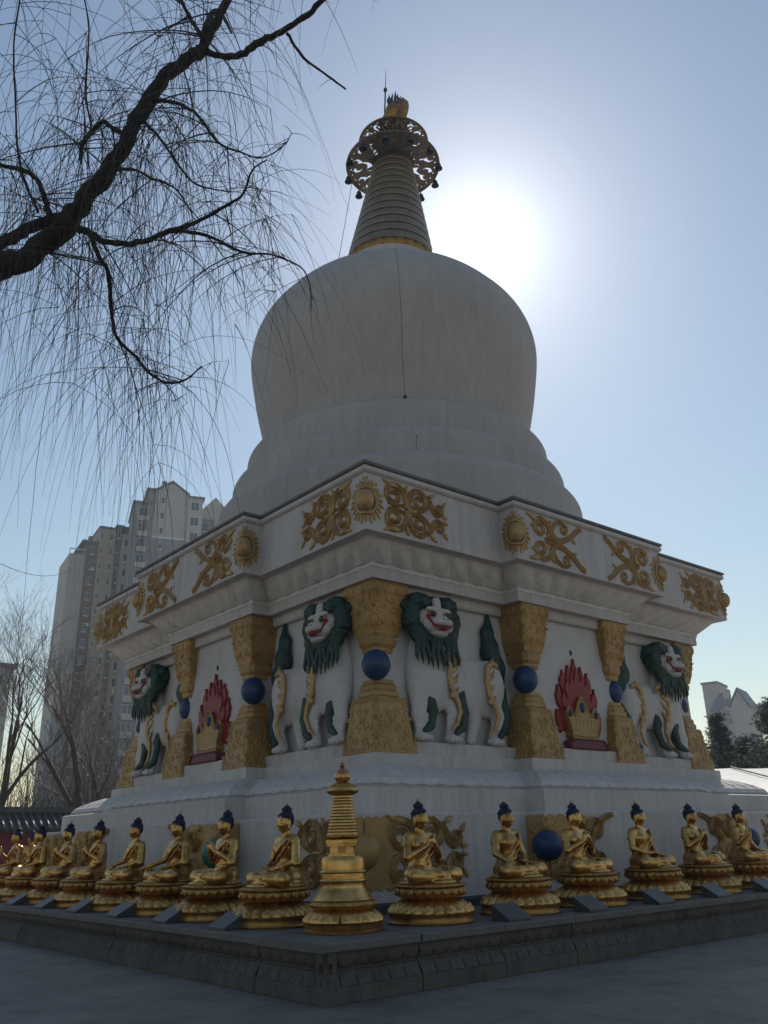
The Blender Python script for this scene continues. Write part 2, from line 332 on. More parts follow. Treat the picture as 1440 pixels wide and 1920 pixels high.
# carved ribbon lying on a face; coordinates (u along the face, height out of it, z up)
SEC = [(-1, 0), (-0.93, 0.72), (-0.66, 1.0), (-0.36, 0.5), (0.0, 0.95), (0.36, 0.5), (0.66, 1.0), (0.93, 0.72), (1, 0)]
SECR = [(-1, 0), (-0.75, 0.75), (0, 1.0), (0.75, 0.75), (1, 0)]
def ribbon(mb, pts, wid, hgt, base=0.0, sec=SEC):
    n = len(pts); m = len(sec); vs = []; fs = []
    for i, (u, z) in enumerate(pts):
        a = pts[max(i - 1, 0)]; b = pts[min(i + 1, n - 1)]; du, dz = b[0] - a[0], b[1] - a[1]; L = math.hypot(du, dz) or 1
        nu, nz = -dz / L, du / L; w_ = wid[i] if hasattr(wid, '__len__') else wid
        h_ = hgt * min(1.0, 0.35 + w_ / 0.08 * 0.65) if w_ < 0.08 else hgt
        for t, h in sec: vs.append((u + nu * t * w_, base + h * h_, z + nz * t * w_))
    for i in range(n - 1):
        for j in range(m - 1): fs.append((i * m + j, i * m + j + 1, (i + 1) * m + j + 1, (i + 1) * m + j))
    fs.append(tuple(range(m))); fs.append(tuple(reversed(range((n - 1) * m, n * m))))
    mb.add(vs, fs)
def spiral(cx, cz, r0, r1, a0, a1, n=16):
    return [(cx + (r0 + (r1 - r0) * (k / (n - 1)) ** 0.8) * math.cos(math.radians(a0 + (a1 - a0) * k / (n - 1))), cz + (r0 + (r1 - r0) * (k / (n - 1)) ** 0.8) * math.sin(math.radians(a0 + (a1 - a0) * k / (n - 1)))) for k in range(n)]
def smooth_line(pts, n=4):
    out = []
    for i in range(len(pts) - 1):
        p0, p1, p2, p3 = pts[max(i - 1, 0)], pts[i], pts[i + 1], pts[min(i + 2, len(pts) - 1)]
        for k in range(n):
            t = k / n; out.append(tuple(0.5 * (2 * b + (c - a) * t + (2 * a - 5 * b + 4 * c - d) * t * t + (3 * b - a - 3 * c + d) * t ** 3) for a, b, c, d in zip(p0, p1, p2, p3)))
    out.append(tuple(pts[-1])); return out
def taper(n, a, b, e=0.4): return [a + (b - a) * k / (n - 1) for k in range(n)]
def leaf(mb, u, z, ang, L, wd, h, base=0.0):
    a = math.radians(ang); pts = [(u + math.cos(a) * L * t, z + math.sin(a) * L * t) for t in (0, 0.3, 0.6, 0.85, 1)]
    ribbon(mb, pts, [wd * 0.6, wd, wd * 0.8, wd * 0.4, 0.004], h, base, SECR)

# ================================================================ ground and platform
g = MB(); g.add([(-900, -900, 0), (900, -900, 0), (900, 900, 0), (-900, 900, 0)], [(0, 1, 2, 3)])
tag(g.build('ground', M['ground']), kind='structure')

PH, PZ = 9.625, 0.583
plat = empty('stone_platform')
tag(plat, 'low grey carved stone platform under the white stupa, edged with coping slabs', 'platform')
def sq(h, z): return [(-h, -h, z), (h, -h, z), (h, h, z), (-h, h, z)]
core = MB(); core.loft([sq(PH - 0.14, 0), sq(PH - 0.14, PZ - 0.085)]); core.build('core', M['stone'], plat)
top = MB(); top.loft([sq(PH - 0.75, PZ - 0.085), sq(PH - 0.75, PZ - 0.004)]); top.build('top_paving', M['coping'], plat)
# carved facing blocks and coping slabs along the two visible sides; each block one piece
def petal_patch(mb, A, B, C_, D, bump, nu=7, nv=6):           # A-B bottom edge, D-C top edge; a carved petal bulging off the patch
    A, B, C_, D = map(Vector, (A, B, C_, D)); nrm = (B - A).cross(D - A).normalized(); vs = []; fs = []
    for j in range(nv):
        for i in range(nu):
            s, t = i / (nu - 1), j / (nv - 1); p = (A * (1 - s) + B * s) * (1 - t) + (D * (1 - s) + C_ * s) * t
            e = max(0.0, 1 - (abs(s - 0.5) / 0.5) ** 3); tt = 1 - (abs(t - 0.45) / 0.58) ** 2
            p = p + nrm * (bump * e * max(0.0, tt) * (0.75 + 0.25 * math.cos((s - 0.5) * 12))); vs.append(p)
    for j in range(nv - 1):
        for i in range(nu - 1): fs.append((j * nu + i, j * nu + i + 1, (j + 1) * nu + i + 1, (j + 1) * nu + i))
    mb.add(vs, fs)
BL = 1.375
def facing_block(seed):
    r = random.Random(seed); m = MB(); L = BL - 0.012; dz = r.uniform(-0.004, 0.004)
    def bx(y0, z0, z1, inset=0.0, y1=0.16):
        b = 0.008; x0, x1 = inset, L - inset
        ring = lambda y: [(x0 + (b if y < 0.0 else 0), y, z0 + b), (x1 - b, y, z0 + b), (x1 - b, y, z1 - b), (x0 + b, y, z1 - b)]
        full = lambda y: [(x0, y, z0), (x1, y, z0), (x1, y, z1), (x0, y, z1)]
        m.loft([ring(y0), full(y0 + b), full(y1)])
    bx(0.0 + dz, 0.0, 0.165)                                  # base course
    bx(0.105 + dz, 0.30, 0.40)                                # recessed neck
    bx(0.05 + dz, 0.40, 0.497)                                # upper moulding
    m.box((0, 0.07, 0.165), (L, 0.16, 0.30))
    n = 6
    for k in range(n):
        x0, x1 = L * k / n + 0.006, L * (k + 1) / n - 0.006
        petal_patch(m, (x0, 0.012 + dz, 0.166), (x1, 0.012 + dz, 0.166), (x1, 0.085 + dz, 0.305), (x0, 0.085 + dz, 0.305), 0.035)
        petal_patch(m, (x0, 0.10 + dz, 0.335), (x1, 0.10 + dz, 0.335), (x1, 0.045 + dz, 0.42), (x0, 0.045 + dz, 0.42), 0.02)
    return m.mesh('facing_block', M['stone'])
def coping_slab(seed):
    r = random.Random(seed); L = BL - 0.008; z0, z1 = PZ - 0.085, PZ + r.uniform(-0.003, 0.003); b = 0.01; m = MB()
    R = lambda y, q: [(q, y, z0 + q), (L - q, y, z0 + q), (L - q, y, z1 - q), (q, y, z1 - q)]
    m.loft([R(-0.02, b), R(-0.02 + b, 0), R(0.86, 0)])
    return m.mesh('coping_slab', M['coping'])
fb = [facing_block(k) for k in range(3)]; cs = [coping_slab(k + 9) for k in range(3)]
nb = 14
for k in range(nb):
    u = -PH + k * (2 * PH / nb)
    jog = 0.035 if k >= 4 else 0.0                            # the right-hand run sits slightly further back beyond the open joint
    link('facing_block', fb[k % 3], plat, (u + 0.006 + (0.02 if k == 4 else 0), -PH + jog, 0))
    if k < nb - 1 or True: link('coping_slab', cs[k % 3], plat, (u + 0.004 + (0.02 if k == 4 else 0) - (0.024 if k == 0 else 0), -PH + jog, 0))
    link('facing_block', fb[(k + 1) % 3], plat, (-PH, -u - 0.006, 0), -PI / 2)
    if k < nb - 1: link('coping_slab', cs[(k + 1) % 3], plat, (-PH, -u - 0.004, 0), -PI / 2)
MB().box((-PH - 0.006, -PH - 0.006, 0.001), (-PH + 0.11, -PH + 0.11, 0.166)).box((-PH + 0.045, -PH + 0.045, 0.166), (-PH + 0.14, -PH + 0.14, 0.496)).build('corner_post', M['stone'], plat)
link('coping_slab', MB().box((0, -0.02, PZ - 0.085), (0.505, 0.86, PZ)).mesh('coping_slab', M['coping']), plat, (-PH, -PH + BL - 0.006, 0), -PI / 2)

# ================================================================ the white stupa
stupa = empty('stupa')
tag(stupa, 'huge white bell-shaped Buddhist stupa with square carved base and tapering ringed spire', 'stupa')
D_ = 0.43
def plan(h, s, d=D_):
    return [(-h, -h), (-s, -h), (-s, -h - d), (s, -h - d), (s, -h), (h, -h), (h, -s), (h + d, -s), (h + d, s), (h, s), (h, h), (s, h), (s, h + d), (-s, h + d), (-s, h), (-h, h), (-h, s), (-h - d, s), (-h - d, -s), (-h, -s)]
def tier(name, levels, mat, parent=stupa):
    m = MB(); m.loft([[(x, y, z) for x, y in plan(h, s)] for h, s, z in levels]); return m.build(name, mat, parent)
LH, LS = 7.0, 3.33
tier('sill', [(LH + 0.10, LS + 0.10, PZ - 0.01), (LH + 0.10, LS + 0.10, 0.68), (LH + 0.04, LS + 0.04, 0.72)], M['darkstone'])
tier('lower_wall', [(LH, LS, 0.70), (LH, LS, 1.985), (LH - 0.015, LS - 0.015, 2.0)], M['white'])
tier('upper_wall', [(6.63, 2.87, 1.99), (6.63, 2.87, 2.395), (6.55, 2.80, 2.415)], M['white'])
lot = tier('lotus_moulding', [(6.45, 2.72, 2.40), (6.48, 2.74, 2.46), (6.42, 2.68, 2.56), (6.22, 2.50, 2.68), (5.98, 2.28, 2.77), (5.84, 2.16, 2.82)], M['dirty_white'])
tier('plinth_fillet', [(5.70, 2.05, 2.80), (5.70, 2.05, 3.03), (5.68, 2.03, 3.05)], M['white'])
tier('ledge', [(5.57, 1.83, 3.04), (5.57, 1.83, 3.29), (5.55, 1.81, 3.30)], M['white'])
WH, WS = 5.33, 1.62
tier('waist_wall', [(WH, WS, 3.29), (WH, WS, 6.14)], M['brick'])
tier('upper_fillet', [(5.43, 1.73, 6.08), (5.46, 1.76, 6.12), (5.46, 1.76, 6.30)], M['white'])
tier('fascia', [(5.644, 1.99, 6.298), (5.644, 1.99, 6.524)], M['white'])
cav = tier('cavetto', [(5.66, 2.005, 6.51), (5.68, 2.02, 6.60), (5.76, 2.10, 6.75), (5.92, 2.26, 6.88), (6.06, 2.40, 6.94), (6.20, 2.54, 6.956)], M['soffit'])
BH, BS = 6.283, 2.63
tier('frieze_band', [(BH - 0.02, BS - 0.02, 6.945), (BH, BS, 6.949), (BH, BS, 8.10)], M['white'])
tier('cornice_slab', [(BH + 0.03, BS + 0.03, 8.09), (BH + 0.07, BS + 0.07, 8.125), (BH + 0.07, BS + 0.07, 8.20), (BH + 0.02, BS + 0.02, 8.215)], M['white'])
tier('roof_slab', [(BH + 0.02, BS + 0.02, 8.21), (BH + 0.09, BS + 0.09, 8.235), (BH + 0.09, BS + 0.09, 8.29), (BH - 0.2, BS - 0.2, 8.33)], M['canopy_roof'])
# carved petals on the two mouldings
def petals_along(mb, lo, hi, width, bump):
    (h0, s0, z0), (h1, s1, z1) = lo, hi
    a, b = plan(h0, s0), plan(h1, s1)
    for i, j in ((0, 1), (1, 2), (2, 3), (4, 5), (15, 16), (17, 18), (18, 19), (19, 0)):
        p0, p1, q0, q1 = a[i], a[j], b[i], b[j]; L = math.hypot(p1[0] - p0[0], p1[1] - p0[1]); n = max(1, round(L / width))
        P = lambda p, q, t, z: (p[0] + (q[0] - p[0]) * t, p[1] + (q[1] - p[1]) * t, z)
        for k in range(n):
            t0, t1 = k / n, (k + 1) / n
            petal_patch(mb, P(p0, p1, t0, z0), P(p0, p1, t1, z0), P(q0, q1, t1, z1), P(q0, q1, t0, z1), bump)
m = MB(); petals_along(m, (6.49, 2.75, 2.45), (5.98, 2.28, 2.775), 0.47, 0.07); m.build('petal_row', M['dirty_white'], lot, smooth=True)
m = MB(); petals_along(m, (5.69, 2.03, 6.60), (6.05, 2.39, 6.935), 0.52, 0.075); m.flip().build('petal_row', M['soffit'], cav, smooth=True)

# drum steps and dome
def step(r0, z0, r1, z1, zt, name):
    pr = [(r0, z0), (r0, z1)]
    for k in range(1, 9):
        a = PI / 2 * k / 8; pr.append((r1 + (r0 - r1) * math.cos(a), z1 + (zt - z1) * math.sin(a)))
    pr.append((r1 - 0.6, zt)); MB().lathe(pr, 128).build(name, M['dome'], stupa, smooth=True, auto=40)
step(5.28, 8.30, 4.92, 9.86, 10.30, 'drum_step')
step(4.87, 10.28, 4.54, 10.86, 11.20, 'drum_step')
step(4.47, 11.18, 4.14, 11.84, 12.16, 'drum_step')
dp = [(3.93, 12.1), (3.97, 12.5), (4.02, 12.75), (4.09, 13.1), (4.19, 13.55), (4.29, 14.05), (4.38, 14.6), (4.44, 15.0), (4.47, 15.35), (4.465, 15.6), (4.43, 15.85), (4.36, 16.12), (4.25, 16.4), (4.08, 16.70), (3.85, 17.0), (3.60, 17.3), (3.32, 17.57), (3.01, 17.82), (2.65, 18.06), (2.25, 18.27), (1.9, 18.43), (1.5, 18.55), (0.9, 18.62)]
dp = smooth_line(dp, 3)
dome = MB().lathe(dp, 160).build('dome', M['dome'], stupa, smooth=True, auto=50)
# hairline crack running down the dome towards the camera, a rough seam drawn as a thin dark line
def dome_r(z):
    for (r0, z0), (r1, z1) in zip(dp, dp[1:]):
        if z0 <= z <= z1: return r0 + (r1 - r0) * (z - z0) / max(1e-6, z1 - z0)
    return dp[0][0]
az0 = math.atan2(-17.73, -15.47)
pts = []; rr = random.Random(3); a = az0 + 0.045
for k in range(60):
    z = 18.2 - k * 0.0985; a += rr.uniform(-0.0016, 0.0019); r = dome_r(z) - 0.001; pts.append((r * math.cos(a), r * math.sin(a), z))
MB().tube(pts, [0.003 + 0.006 * rr.random() for _ in pts], 4).build('crack', M['groove'], dome)
e = pts[-1]; MB().ell((e[0] * 1.004, e[1] * 1.004, e[2] - 0.05), (0.05, 0.05, 0.06)).build('vent_hole', M['groove'], dome)
a = az0 + 0.10; pts = []
for k in range(14):
    z = 11.7 - 0.1 * k; a += rr.uniform(-0.012, 0.012); r = 4.467 if z > 11.52 else 4.867 - (0 if z < 10.85 else 0); pts.append((r * math.cos(a), r * math.sin(a), z))
pts = [p for p in pts if p[2] < 10.82]
if len(pts) > 1: MB().tube(pts, 0.009, 4).build('crack', M['groove'], dome)

# ---------------------------------------------------------------- spire
LEAN = Vector((0.7657, -0.6432, 0)) * 0.046
def lean(x, y, z): q = max(0.0, z - 19.3); return (x + LEAN.x * q, y + LEAN.y * q, z)
def lb(mb, name, mat, parent, smooth=True, auto=40): return mb.mapped(lean).build(name, mat, parent, smooth, auto)
lb(MB().lathe([(1.5, 18.4), (1.72, 18.6), (1.70, 19.0), (1.52, 19.2)], 64), 'spire_base', M['white'], stupa)
def lotus_mod(nn, amp): return lambda a, r, z: amp * abs(math.sin(a * nn / 2)) ** 0.6
lb(MB().lathe([(1.36, 19.15), (1.42, 19.25), (1.46, 19.38), (1.42, 19.50), (1.30, 19.54)], 192, mod=lotus_mod(26, 0.06)), 'lotus_collar', M['gold_dark'], stupa)
NRG = 13; z = 19.5
spire = lb(MB().lathe([(1.36, 19.4), (0.50, 23.85), (0.42, 23.9)], 64), 'spire', M['groove'], stupa)
for k in range(NRG):
    h = 0.36 - 0.006 * k; r0 = 1.475 - 0.193 * (z - 19.5); r1 = r0 - 0.193 * h * 0.8
    lb(MB().lathe([(r0 - 0.10, z + 0.02), (r0 - 0.005, z + 0.02), (r0 + 0.012, z + 0.05), (r1 + 0.01, z + h - 0.055), (r1 - 0.01, z + h - 0.03), (r1 - 0.10, z + h - 0.03)], 72), 'ring', M['bronze'], spire); z += h
# pierced canopies: plate cells kept where the pattern is metal
def pierced(name, z0, rin, rout, sect, pattern, droop, parent):
    nr, nth = 30, 324; m = MB()
    keep = [[False] * nth for _ in range(nr)]
    for i in range(nr):
        for j in range(nth):
            t = (i + 0.5) / nr; a = (j + 0.5) / nth * sect % 1.0; keep[i][j] = not pattern(t, a)
    P = lambda i, j, top: ((rin + (rout - rin) * i / nr) * math.cos(2 * PI * j / nth), (rin + (rout - rin) * i / nr) * math.sin(2 * PI * j / nth), z0 - droop * (i / nr) ** 2 + (0.018 if top else -0.018))
    for i in range(nr):
        for j in range(nth):
            if not keep[i][j]: continue
            for tp in (0, 1):
                q = [P(i, j, tp), P(i + 1, j, tp), P(i + 1, j + 1, tp), P(i, j + 1, tp)]
                m.add(q, [(0, 1, 2, 3)] if tp else [(3, 2, 1, 0)])
            for di, dj, ea, eb in ((1, 0, (1, 0), (1, 1)), (-1, 0, (0, 1), (0, 0)), (0, 1, (1, 1), (0, 1)), (0, -1, (0, 0), (1, 0))):
                ni, nj = i + di, (j + dj) % nth
                if ni < 0 or ni >= nr or not keep[ni][nj]:
                    m.add([P(i + ea[0], j + ea[1], 0), P(i + eb[0], j + eb[1], 0), P(i + eb[0], j + eb[1], 1), P(i + ea[0], j + ea[1], 1)], [(0, 1, 2, 3)])
    return lb(m, name, M['canopy_bronze'], parent, False)
def hole_a(t, a):                                             # t across the plate, a along one repeat
    def cres(ct, ca, r, ot, oa, r2): return (t - ct) ** 2 + ((a - ca) * 0.95) ** 2 < r * r and (t - ot) ** 2 + ((a - oa) * 0.95) ** 2 > r2 * r2
    if cres(0.46, 0.5, 0.24, 0.58, 0.44, 0.19): return True
    if cres(0.70, 0.30, 0.13, 0.66, 0.36, 0.08): return True
    if cres(0.70, 0.74, 0.13, 0.76, 0.70, 0.08): return True
    if cres(0.26, 0.12, 0.16, 0.30, 0.20, 0.12): return True
    if (t - 0.22) ** 2 + (a - 0.78) ** 2 < 0.008: return True
    if t > 0.86 and t < 0.91 and abs((a * 4) % 1 - 0.5) < 0.16: return True
    return False
def hole_b(t, a):
    def cres(ct, ca, r, ot, oa, r2): return (t - ct) ** 2 + ((a - ca) * 0.7) ** 2 < r * r and (t - ot) ** 2 + ((a - oa) * 0.7) ** 2 > r2 * r2
    if cres(0.62, 0.45, 0.22, 0.60, 0.58, 0.15): return True
    if cres(0.62, 0.62, 0.09, 2, 2, 0.01): return True
    if abs(a - 0.9) < 0.09 and 0.35 < t < 0.6: return True
    if t > 0.84 and t < 0.90 and abs((a * 2) % 1 - 0.5) < 0.14: return True
    return False
def rim(name, z0, r, parent, rad=0.035):
    m = MB(); n = 72; m.tube([(r * math.cos(2 * PI * k / n), r * math.sin(2 * PI * k / n), z0) for k in range(n + 1)], rad, 6, False); return lb(m, name, M['canopy_bronze'], parent)
d1 = pierced('pierced_canopy', 23.80, 0.42, 1.62, 9, hole_a, 0.10, stupa); rim('rim', 23.70, 1.62, d1)
d2 = pierced('pierced_canopy', 24.80, 0.32, 1.21, 14, hole_b, 0.06, stupa); rim('rim', 24.74, 1.21, d2)
lb(MB().lathe([(0.52, 23.45), (0.66, 23.50), (0.66, 23.60), (0.56, 23.66), (0.70, 23.72), (0.74, 23.80), (0.60, 23.86), (0.46, 24.1), (0.50, 24.4), (0.62, 24.62), (0.70, 24.74), (0.5, 24.9)], 40), 'canopy_hub', M['bronze_dark'], stupa)
bell = MB().lathe([(0.012, 0.0), (0.02, -0.10), (0.05, -0.12), (0.085, -0.18), (0.10, -0.28), (0.14, -0.36), (0.12, -0.365), (0.08, -0.30), (0.02, -0.2)], 14)
bell.ell((0, 0, -0.40), (0.03, 0.03, 0.06), 8, 6)
bme = bell.mesh('bell', M['iron'], True)
for k in range(12):
    a = 2 * PI * (k + 0.35) / 12; p = lean(1.60 * math.cos(a), 1.60 * math.sin(a), 23.67); link('bell', bme, d1, p)
# finial: jewel vase, crescent, flaming jewel
fin = lb(MB().lathe([(0.30, 24.8), (0.46, 24.95), (0.52, 25.15), (0.40, 25.35), (0.30, 25.45), (0.34, 25.55), (0.26, 25.65)], 32), 'finial_vase', M['gold_dark'], stupa)
m = MB()
for k in range(10):
    a = 2 * PI * k / 10; m.tube([(0.33 * math.cos(a), 0.33 * math.sin(a), 24.85), (0.55 * math.cos(a), 0.55 * math.sin(a), 25.05), (0.50 * math.cos(a), 0.50 * math.sin(a), 25.35)], [0.10, 0.12, 0.03], 6)
lb(m, 'finial_petals', M['gold_dark'], fin)
m = MB(); cres = []
for k in range(21):                                           # upright crescent blades, open to the top
    a = math.radians(-222 + 264 * k / 20); t = k / 20; wdt = 0.40 * math.sin(PI * min(1, max(0, t))) ** 0.45 + 0.02
    cres.append((0.72 * math.cos(a), 0.72 * math.sin(a), wdt))
outer = [(x, z) for x, z, w_ in cres]; inner = [(x * (1 - w_ / 0.62), z * (1 - w_ / 0.62) + 0.05 * w_) for x, z, w_ in cres]
ca, sa = math.cos(math.radians(-40 - 50)), math.sin(math.radians(-40 - 50))
n = len(outer)
vs = []
for y in (-0.09, 0.09):
    for (x, z) in outer + inner: vs.append((x * ca - y * sa, x * sa + y * ca, 25.95 + z))
fs = []
for k in range(n - 1):
    fs += [(k, k + 1, n + k + 1, n + k), (2 * n + k + 1, 2 * n + k, 3 * n + k, 3 * n + k + 1), (k + 1, k, 2 * n + k, 2 * n + k + 1), (n + k, n + k + 1, 3 * n + k + 1, 3 * n + k)]
m.add(vs, fs); lb(m, 'crescent', M['gold_dark'], fin, False)
lb(MB().lathe([(0.10, 25.6), (0.30, 25.85), (0.36, 26.1), (0.30, 26.35), (0.14, 26.55), (0.05, 26.6)], 24), 'finial_jewel', M['gold_dark'], fin)
m = MB()
for k in range(9):
    a = 2 * PI * k / 9; r = 0.15 if k % 2 else 0.20
    m.tube([(r * math.cos(a), r * math.sin(a), 26.45), (r * 1.25 * math.cos(a), r * 1.25 * math.sin(a), 26.68), (r * 1.0 * math.cos(a), r * math.sin(a), 26.85), (r * 1.15 * math.cos(a), r * 1.15 * math.sin(a), 26.98)], [0.05, 0.05, 0.035, 0.008], 5)
m.tube([(0, 0, 26.5), (0, 0, 27.05)], [0.06, 0.01], 6); lb(m, 'flame_tips', M['bronze_dark'], fin)
ca, sa = 0.7657, -0.6432
rx, ry = -0.34 * ca, -0.34 * sa
rod = lb(MB().tube([(rx, ry, 24.9), (rx, ry, 27.25), (rx, ry, 27.26), (rx, ry, 28.3)], [0.03, 0.03, 0.018, 0.006], 6), 'lightning_rod', M['iron'], stupa)
lb(MB().ell((rx, ry, 27.28), (0.07, 0.07, 0.11)), 'rod_ball', M['iron'], rod)
p0 = Vector(lean(-1.35 * ca, -1.35 * sa, 23.7)); p1 = Vector((-1.95 * ca, -1.95 * sa, 18.42))
MB().tube([p0 + (p1 - p0) * t + Vector((0, 0, -0.10 * math.sin(PI * t))) for t in [k / 10 for k in range(11)]], 0.009, 4).build('stay_wire', M['iron'], stupa)

# ---------------------------------------------------------------- gilded reliefs on the frieze and the lower wall
def on_face(corner, dr, nr):                                  # maps (distance from corner, out of the face, height)
    return lambda a, n, z: (corner[0] + dr[0] * a + nr[0] * n, corner[1] + dr[1] * a + nr[1] * n, z)
def swap(t): return (t[1], t[0])
def corners(h, s, d=D_):
    R_ = [('near', (-h, -h), (1, 0), (0, -1), (0, 1), (-1, 0)), ('midnear', (-s, -h - d), (1, 0), (0, -1), (0, 1), (-1, 0)), ('midfar', (s, -h - d), (-1, 0), (0, -1), (0, 1), (1, 0)), ('far', (h, -h), (-1, 0), (0, -1), (0, 1), (1, 0))]
    L_ = [(k, swap(c), swap(a), swap(b), swap(e), swap(f)) for k, c, a, b, e, f in R_]
    return R_, L_
def scroll_near(zc, sc=1.0):
    m = MB(); H = 0.065
    def add(pts, w0, w1):
        pts = [((a - 0.08) * sc, zc + v * sc) for a, v in pts]; ribbon(m, pts, taper(len(pts), w0 * sc * 1.02, w1 * sc * 1.05), H)
    for sg in (1, -1):
        f = lambda pts: [(a, v * sg) for a, v in pts]
        add(f(smooth_line([(1.13, 0.02), (1.10, 0.22), (0.98, 0.40), (0.76, 0.47)], 4) + spiral(0.78, 0.235, 0.235, 0.06, 95, 520, 20)[1:]), 0.075, 0.04)
        add(f(smooth_line([(1.14, 0.04), (1.18, 0.24), (1.28, 0.42), (1.46, 0.475)], 4) + spiral(1.45, 0.25, 0.215, 0.055, 85, -350, 18)[1:]), 0.07, 0.035)
        add(f(smooth_line([(1.62, 0.40), (1.75, 0.28), (1.80, 0.15), (1.92, 0.06), (2.06, 0.12)], 4) + spiral(1.97, 0.20, 0.115, 0.035, -40, 300, 12)[1:]), 0.06, 0.03)
        leaf(m, 0.80 * sc, zc + 0.45 * sg * sc, 175 if sg > 0 else 185, 0.34 * sc, 0.07 * sc, H)
        leaf(m, 0.62 * sc, zc + 0.44 * sg * sc, 155 if sg > 0 else 205, 0.22 * sc, 0.05 * sc, H * 0.8)
        add(f(smooth_line([(1.16, 0.10), (1.30, 0.06), (1.46, 0.05), (1.62, 0.12), (1.70, 0.24)], 3)), 0.05, 0.03)
        add(f(smooth_line([(1.10, 0.10), (0.96, 0.06), (0.78, 0.03), (0.62, 0.06)], 3)), 0.04, 0.02)
        leaf(m, 1.66 * sc, zc + 0.42 * sg * sc, 30 * sg, 0.20 * sc, 0.05 * sc, H)
        leaf(m, 2.02 * sc, zc + 0.28 * sg * sc, 55 * sg, 0.17 * sc, 0.045 * sc, H)
        leaf(m, 2.02 * sc, zc + 0.05 * sg * sc, 10 * sg, 0.14 * sc, 0.045 * sc, H)
        leaf(m, 1.02 * sc, zc + 0.40 * sg * sc, 75 * sg, 0.14 * sc, 0.05 * sc, H)
        leaf(m, 1.27 * sc, zc + 0.40 * sg * sc, 105 * sg, 0.13 * sc, 0.05 * sc, H)
    ribbon(m, [(1.02 * sc, zc), (1.14 * sc, zc), (1.26 * sc, zc)], 0.045 * sc, H * 1.4, 0, SECR)
    return m
def scroll_mid(zc, sc=1.0):
    m = MB(); H = 0.06
    def add(pts, w0, w1):
        pts = [((a - 0.08) * sc, zc + v * sc) for a, v in pts]; ribbon(m, pts, taper(len(pts), w0 * sc * 1.02, w1 * sc * 1.05), H)
    for sg in (1, -1):
        f = lambda pts: [(a, v * sg) for a, v in pts]
        add(f(smooth_line([(1.42, 0.02), (1.24, 0.16), (1.10, 0.38), (0.88, 0.46)], 4) + spiral(0.86, 0.24, 0.215, 0.06, 92, 500, 18)[1:]), 0.075, 0.04)
        add(f(smooth_line([(1.34, 0.04), (1.62, 0.10), (1.90, 0.24), (2.10, 0.40), (2.28, 0.50)], 4)), 0.07, 0.055)
        add(f(smooth_line([(1.22, 0.22), (1.34, 0.42), (1.56, 0.50), (1.76, 0.44)], 4) + spiral(1.64, 0.36, 0.13, 0.035, 30, -260, 12)[1:]), 0.055, 0.03)
        leaf(m, 0.70 * sc, zc + 0.42 * sg * sc, 165 * sg, 0.34 * sc, 0.07 * sc, H)
        add(f(smooth_line([(1.30, 0.06), (1.12, 0.05), (1.0, 0.02)], 3)), 0.05, 0.03)
        leaf(m, 0.62 * sc, zc + 0.30 * sg * sc, 200 * sg, 0.16 * sc, 0.05 * sc, H)
        leaf(m, 1.86 * sc, zc + 0.16 * sg * sc, -20 * sg, 0.14 * sc, 0.045 * sc, H)
        leaf(m, 1.12 * sc, zc + 0.36 * sg * sc, 70 * sg, 0.15 * sc, 0.05 * sc, H)
        leaf(m, 1.05 * sc, zc + 0.10 * sg * sc, 120 * sg, 0.12 * sc, 0.045 * sc, H)
    return m
def sunburst(zc, r=0.25, ray_r=0.49, n=12, lim=None, wd=0.04):
    m = MB()
    for k in range(n):
        a = math.radians(-86 + 172 * k / (n - 1)); R1 = ray_r * (1.0 if k % 2 else 0.92)
        if lim and R1 * math.cos(a) > lim: R1 = lim / max(0.05, math.cos(a))
        if R1 < r + 0.1: continue
        pts = []
        for t in (0, 0.25, 0.5, 0.75, 1):
            rr_ = r + 0.06 + (R1 - r - 0.06) * t; b = a + 0.07 * math.sin(t * 5.5); pts.append((rr_ * math.cos(b) * 0.92, zc + rr_ * math.sin(b)))
        ribbon(m, pts, [wd * 0.6, wd, wd * 0.9, wd * 0.7, 0.008], 0.05, 0, SECR)
    return m
def boss(zc, r, sc=(1, 1, 1.12)):                             # egg-shaped boss straddling the corner with a raised rim
    m = MB(); m.ell((0, 0, zc), (r * sc[0], r * sc[1], r * sc[2]), 20, 12); return m
ZB = 7.53
for side, cl in zip('RL', corners(BH, BS)):
    for key, c, dr, nr, dr2, nr2 in cl:
        if key == 'near' and side == 'L': pass
        f1 = on_face(c, dr, nr)
        (scroll_mid if key.startswith('mid') else scroll_near)(ZB, 1.0 if key.startswith('mid') else 0.98).mapped(f1).build('gold_scroll', M['gold_relief'], stupa, smooth=True, auto=50)
        if key == 'near' and side == 'L': continue
        sb = MB(); s1 = sunburst(ZB).mapped(f1); s2 = sunburst(ZB, lim=0.40 if key.startswith('mid') else None).mapped(on_face(c, dr2, nr2))
        b0 = MB().ell((c[0], c[1], ZB - 0.01), (0.165, 0.165, 0.215), 24, 14); bo = b0.build('sun_boss', M['gold_relief'], stupa, smooth=True)
        s1.add(s2.v, s2.f); s1.build('sun_rays', M['gold_relief'], bo, smooth=True, auto=50)
        rg = MB(); pts = []
        for k in range(33):
            a = 2 * PI * k / 32; q = 0.235 * math.cos(a); pz = ZB - 0.01 + 0.265 * math.sin(a)
            dd, nn_ = (dr, nr) if q >= 0 else (dr2, nr2); pts.append((c[0] + dd[0] * abs(q) + nn_[0] * 0.02, c[1] + dd[1] * abs(q) + nn_[1] * 0.02, pz))
        rg.tube(pts, 0.038, 6, False).build('boss_rim', M['gold_relief'], bo, smooth=True)

